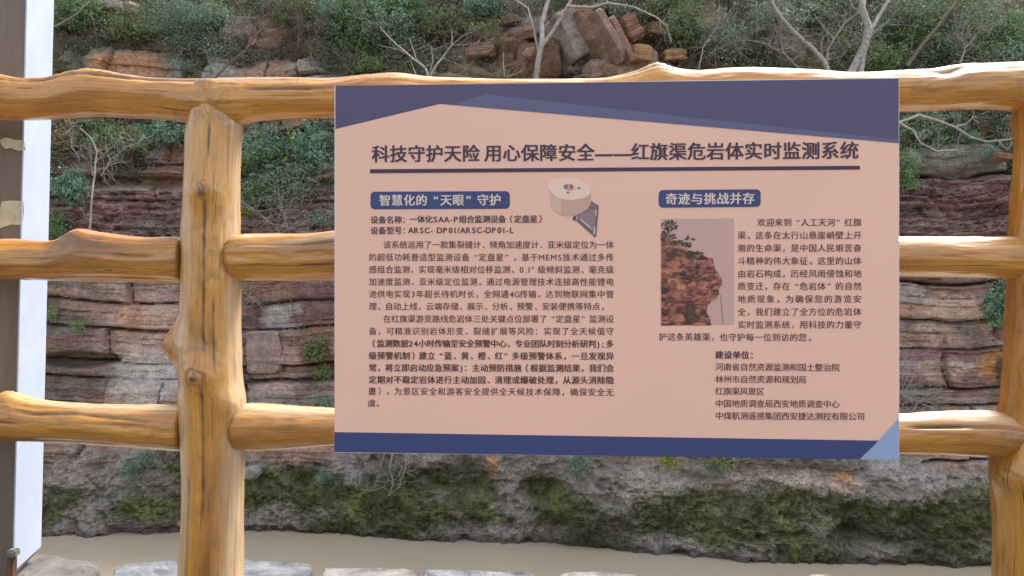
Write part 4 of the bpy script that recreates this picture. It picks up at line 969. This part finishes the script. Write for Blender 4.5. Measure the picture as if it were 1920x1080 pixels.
# undergrowth: everything low and uncountable on the slope and the benches
W_ = (soil*.9+.15*upper)*(Zb > 1.0)*(Zb < 6)
W_ = W_*(.25+.9*sstep(-.15, .25, fbm(X*1.6, Zb*1.6, seed=91, oct=4)))*(np.abs(X) < 8)
nokeep = np.clip(ell(1000, 60, 70, 70)+ell(1120, 80, 110, 70)+ell(200, 95, 90, 45)+ell(480, 110, 100, 40)+ell(860, 100, 60, 35), 0, 1); W_ = W_*(1-.6*nokeep)
cell = np.ones_like(W_); cell[nw:] = np.diff(sl, prepend=0)[:, None]/.012
pW = (W_*cell).ravel(); pW /= pW.sum()
n_u = 230000; pick = rng.choice(pW.size, n_u, p=pW)
bp_ = V[pick]; hgt = .03+.26*sstep(.42, .72, vn(bp_[:, 0]*3.1, bp_[:, 1]*2.2+bp_[:, 2]*2.2, seed=94)*.65+vn(bp_[:, 0]*8, bp_[:, 1]*7+bp_[:, 2]*6, seed=93)*.35)*isl.ravel()[pick]
hu_ = rng.random(n_u)**.7
Pu = bp_+np.c_[rng.normal(size=n_u)*.025, -.03-hu_*hgt*.75+rng.normal(size=n_u)*.01, hu_*hgt+np.abs(rng.normal(size=n_u))*.02]
kn_ = vn(Pu[:, 0]*1.8, Pu[:, 2]*1.8+Pu[:, 1], seed=95)
cu_ = np.where((kn_ < .38)[:, None], cols('grey', n_u), np.where((kn_ < .55)[:, None], cols('olive', n_u), np.where((kn_ < .78)[:, None], cols('green', n_u), cols('teal', n_u))))*.8
Vl, fl, cl = leaves_mesh(Pu, .022, cu_, .5)
o = mesh_obj('undergrowth', Vl, fl, M['leaf'], attrs={'rgb': cl}); tag(o, 'low grey green undergrowth covering the slope above the cliff', 'undergrowth', kind='stuff')
# dry stems and grass
n_s = 11000; pick = rng.choice(pW.size, n_s, p=pW); b0 = V[pick]
dirs = rng.normal(size=(n_s, 3))*np.array([.8, .4, .5])+np.array([0, -.5, .45]); dirs /= np.linalg.norm(dirs, axis=1)[:, None]
Ls = (.05+.40*rng.random(n_s)**2.2)[:, None]; mid = b0+dirs*Ls*.5+rng.normal(size=(n_s, 3))*.015; tipp = b0+dirs*Ls+np.array([0, -.01, -.03])*rng.random((n_s, 1))
sw_ = np.cross(dirs, np.array([.2, 1, .1])); sw_ /= np.linalg.norm(sw_, axis=1)[:, None]; wd_ = (.0018+.002*rng.random(n_s))[:, None]
Vs_ = np.stack([b0-sw_*wd_, b0+sw_*wd_, mid+sw_*wd_*.8, mid-sw_*wd_*.8, tipp+sw_*wd_*.3, tipp-sw_*wd_*.3], 1).reshape(-1, 3)
k6 = np.arange(n_s)[:, None]*6; fs_ = np.concatenate([k6+np.array([[0, 1, 2, 3]]), k6+np.array([[3, 2, 4, 5]])])
cst = np.where((rng.random(n_s) < .5)[:, None], np.array([.24, .22, .19]), np.array([.10, .08, .06]))*(.6+.8*rng.random(n_s))[:, None]
o = mesh_obj('dry_grass', Vs_, fs_, M['leaf'], attrs={'rgb': np.repeat(cst, 6, 0)}); tag(o, 'dry stems and dead grass scattered through the slope undergrowth', 'grass', kind='stuff')
# moss cushions: small tufts on the damp foot
Wm = (mossm*z_tufa*(np.abs(X) < 6.5)).ravel(); Wm /= Wm.sum(); n_m = 80000; pick = rng.choice(Wm.size, n_m, p=Wm)
Pm = V[pick]+np.c_[rng.normal(size=n_m)*.006, -np.abs(rng.normal(size=n_m))*.008, rng.normal(size=n_m)*.006]
cm_ = np.array([.08, .09, .032])+(np.array([.21, .235, .07])-np.array([.08, .09, .032]))*(rng.random(n_m)**1.5*sstep(.3, .7, vn(Pm[:, 0]*4, Pm[:, 2]*4, seed=97)))[:, None]
Vl, fl, cl = leaves_mesh(Pm, .011, cm_*(.6+.7*rng.random(n_m))[:, None], .7)
o = mesh_obj('moss', Vl, fl, M['leaf'], attrs={'rgb': cl}); tag(o, 'green moss cushions on the damp rock just above the water', 'moss', kind='stuff')

# ------------------------------------------------------------------ loose rocks and leaning slabs
def rock(cx, cy, wpx, hpx, dpt, tilt, label, c, seed, off=.0, yaw=0.0, lean=0.0, chips=9, group=None, parent=None, name='rock', strat=True):
    import bmesh
    p = at(cx, cy, off); s_ = p.y/F; hw, hh, hd = wpx*s_/2, hpx*s_/2, dpt/2
    N = 14
    bm = bmesh.new(); bmesh.ops.create_cube(bm, size=2); bmesh.ops.subdivide_edges(bm, edges=bm.edges[:], cuts=N, use_grid_fill=True)
    A = np.array([v.co[:] for v in bm.verts]); fs = [tuple(v.index for v in f.verts) for f in bm.faces]; bm.free()
    # chip corners: superellipsoid squeeze + noise planes
    pw_ = 16 if strat else 3.2; ln = (np.abs(A)**pw_).sum(1)**(1/pw_); A = A/ln[:, None]
    rs = np.random.default_rng(seed)
    for _ in range(chips if strat else 16):
        nrm = rs.normal(size=3); nrm /= np.linalg.norm(nrm); dd = A@nrm; lim = dd.max()*(.80+.12*rs.random()); A = A-np.outer(np.maximum(dd-lim, 0), nrm)
    W3 = A*np.array([hw, hd, hh])
    h_, e_, r_b, l_b = blocks(W3[:, 0]+seed, W3[:, 2]+seed*.3, .05, .4, seed)
    rad = 1+(.018 if chips <= 3 else .05)*fbm(W3[:, 0]*9+seed, W3[:, 1]*9, W3[:, 2]*9, seed=seed, oct=4)
    W3 = W3*rad[:, None]; 
    if strat and chips > 3: W3[:, :2] *= (1+.10*(l_b-.5)-.03*np.exp(-(e_/.005)**2))[:, None]
    W3 += .004*np.stack([fbm(W3[:, 0]*40, W3[:, 1]*40, W3[:, 2]*40, seed=seed+k, oct=3) for k in range(3)], -1)
    from mathutils import Matrix
    Rm = np.array(Matrix.Rotation(yaw, 3, 'Z') @ Matrix.Rotation(-tilt, 3, 'Y') @ Matrix.Rotation(lean, 3, 'X'))
    W3 = W3@Rm.T
    cc = np.array(c)*(.8+.4*l_b+.25*fbm(W3[:, 0]*7, W3[:, 1]*7, W3[:, 2]*7, seed=seed+5, oct=4))[:, None]
    o = mesh_obj(name, W3, fs, M['boulder'], parent, attrs={'rgb': np.clip(cc, .01, .6)}); o.location = p
    if not parent: tag(o, label, 'rock', group)
    return o
R_ = math.radians
GR = 'loose rocks on the cliff'
rock(1066, 74, 46, 92, .40, R_(27), 'pale grey leaning slab left of the dark cavity above the board', (.31, .26, .235), 201, .10, .45, -.15, 2)
rock(1094, 56, 30, 66, .40, R_(30), 'brown slab leaning directly behind the pale grey one', (.27, .16, .11), 202, .04, .3, 0, 3)
rock(1112, 88, 11, 96, .45, R_(24), 'thin dark brown slab standing at the right edge of the dark cavity', (.20, .13, .10), 203, .10, .35, 0, 2)
rock(1131, 76, 15, 104, .45, R_(34), 'long pinkish slab leaning beside the thin dark one', (.27, .18, .145), 204, .12, .3, 0, 2)
rock(1150, 84, 14, 90, .40, R_(31), 'long reddish slab right of the pinkish one', (.28, .16, .12), 227, .08, .35, 0, 2)
rock(1172, 62, 30, 50, .40, R_(28), 'chunky red brown block at the top right of the leaning slabs', (.24, .135, .09), 228, .06, .3, 0, 4)
rock(1112, 134, 24, 34, .30, R_(14), 'broken pale slab foot just above the rail under the leaning slabs', (.30, .22, .18), 205, .06, .2, 0, 4)
rock(1197, 105, 36, 28, .28, R_(-2), 'orange block in the bank right of the leaning slabs', (.36, .20, .10), 206, .0, .2, 0, 4)
rock(985, 66, 26, 22, .25, R_(12), 'small red brown block in the bank left of the slender tree', (.30, .16, .11), 229, .03, .5)
rock(1000, 104, 22, 20, .25, R_(-14), 'small pinkish block close beside the slender tree trunk', (.33, .20, .15), 230, .03, -.4)
rock(955, 40, 30, 16, .25, R_(8), 'flat brown block high in the bank left of the slender tree', (.24, .15, .10), 231, .03, .2)
rock(1230, 60, 40, 24, .25, R_(-6), 'brown outcrop block under the long white branch', (.24, .16, .105), 232, .02, .3)
rock(1700, 75, 40, 24, .25, 0, 'dark reddish block between thick trunk and thin dark trunk', (.20, .11, .085), 233, .02, .3)
rock(1262, 108, 40, 22, .28, R_(3), 'flat orange block at the right end of the brown bank', (.34, .20, .11), 207, .02)
rock(900, 98, 54, 26, .25, R_(8), 'layered brown outcrop stone right of the bare shrub', (.25, .16, .11), 208, .03)
rock(245, 18, 26, 20, .22, 0, 'pinkish stone on the cliff top left of the feathery bush', (.33, .23, .19), 209, .02)
rock(215, 14, 44, 14, .25, R_(-4), 'pale flat stone on the cliff top beside the pinkish one', (.36, .32, .29), 210, .02)
rock(140, 45, 28, 16, .2, R_(20), 'grey stone under the top left bare branch', (.24, .22, .18), 211, .02)
rock(476, 80, 12, 14, .1, 0, 'small round stone lodged at the base of the brown stems', (.33, .20, .14), 212, .03)
rock(1870, 298, 34, 12, .3, R_(-4), 'overhanging thin brown ledge stone beside the right post', (.27, .15, .09), 219, .08)
rock(500, 660, 66, 78, .22, R_(-1), 'big pinkish block of layered rock between first post and board', (.29, .21, .18), 221, -.04) 
rock(475, 885, 34, 26, .2, R_(10), 'rounded grey stone with a dark crack right of the first post', (.26, .245, .22), 223, .0, strat=False)
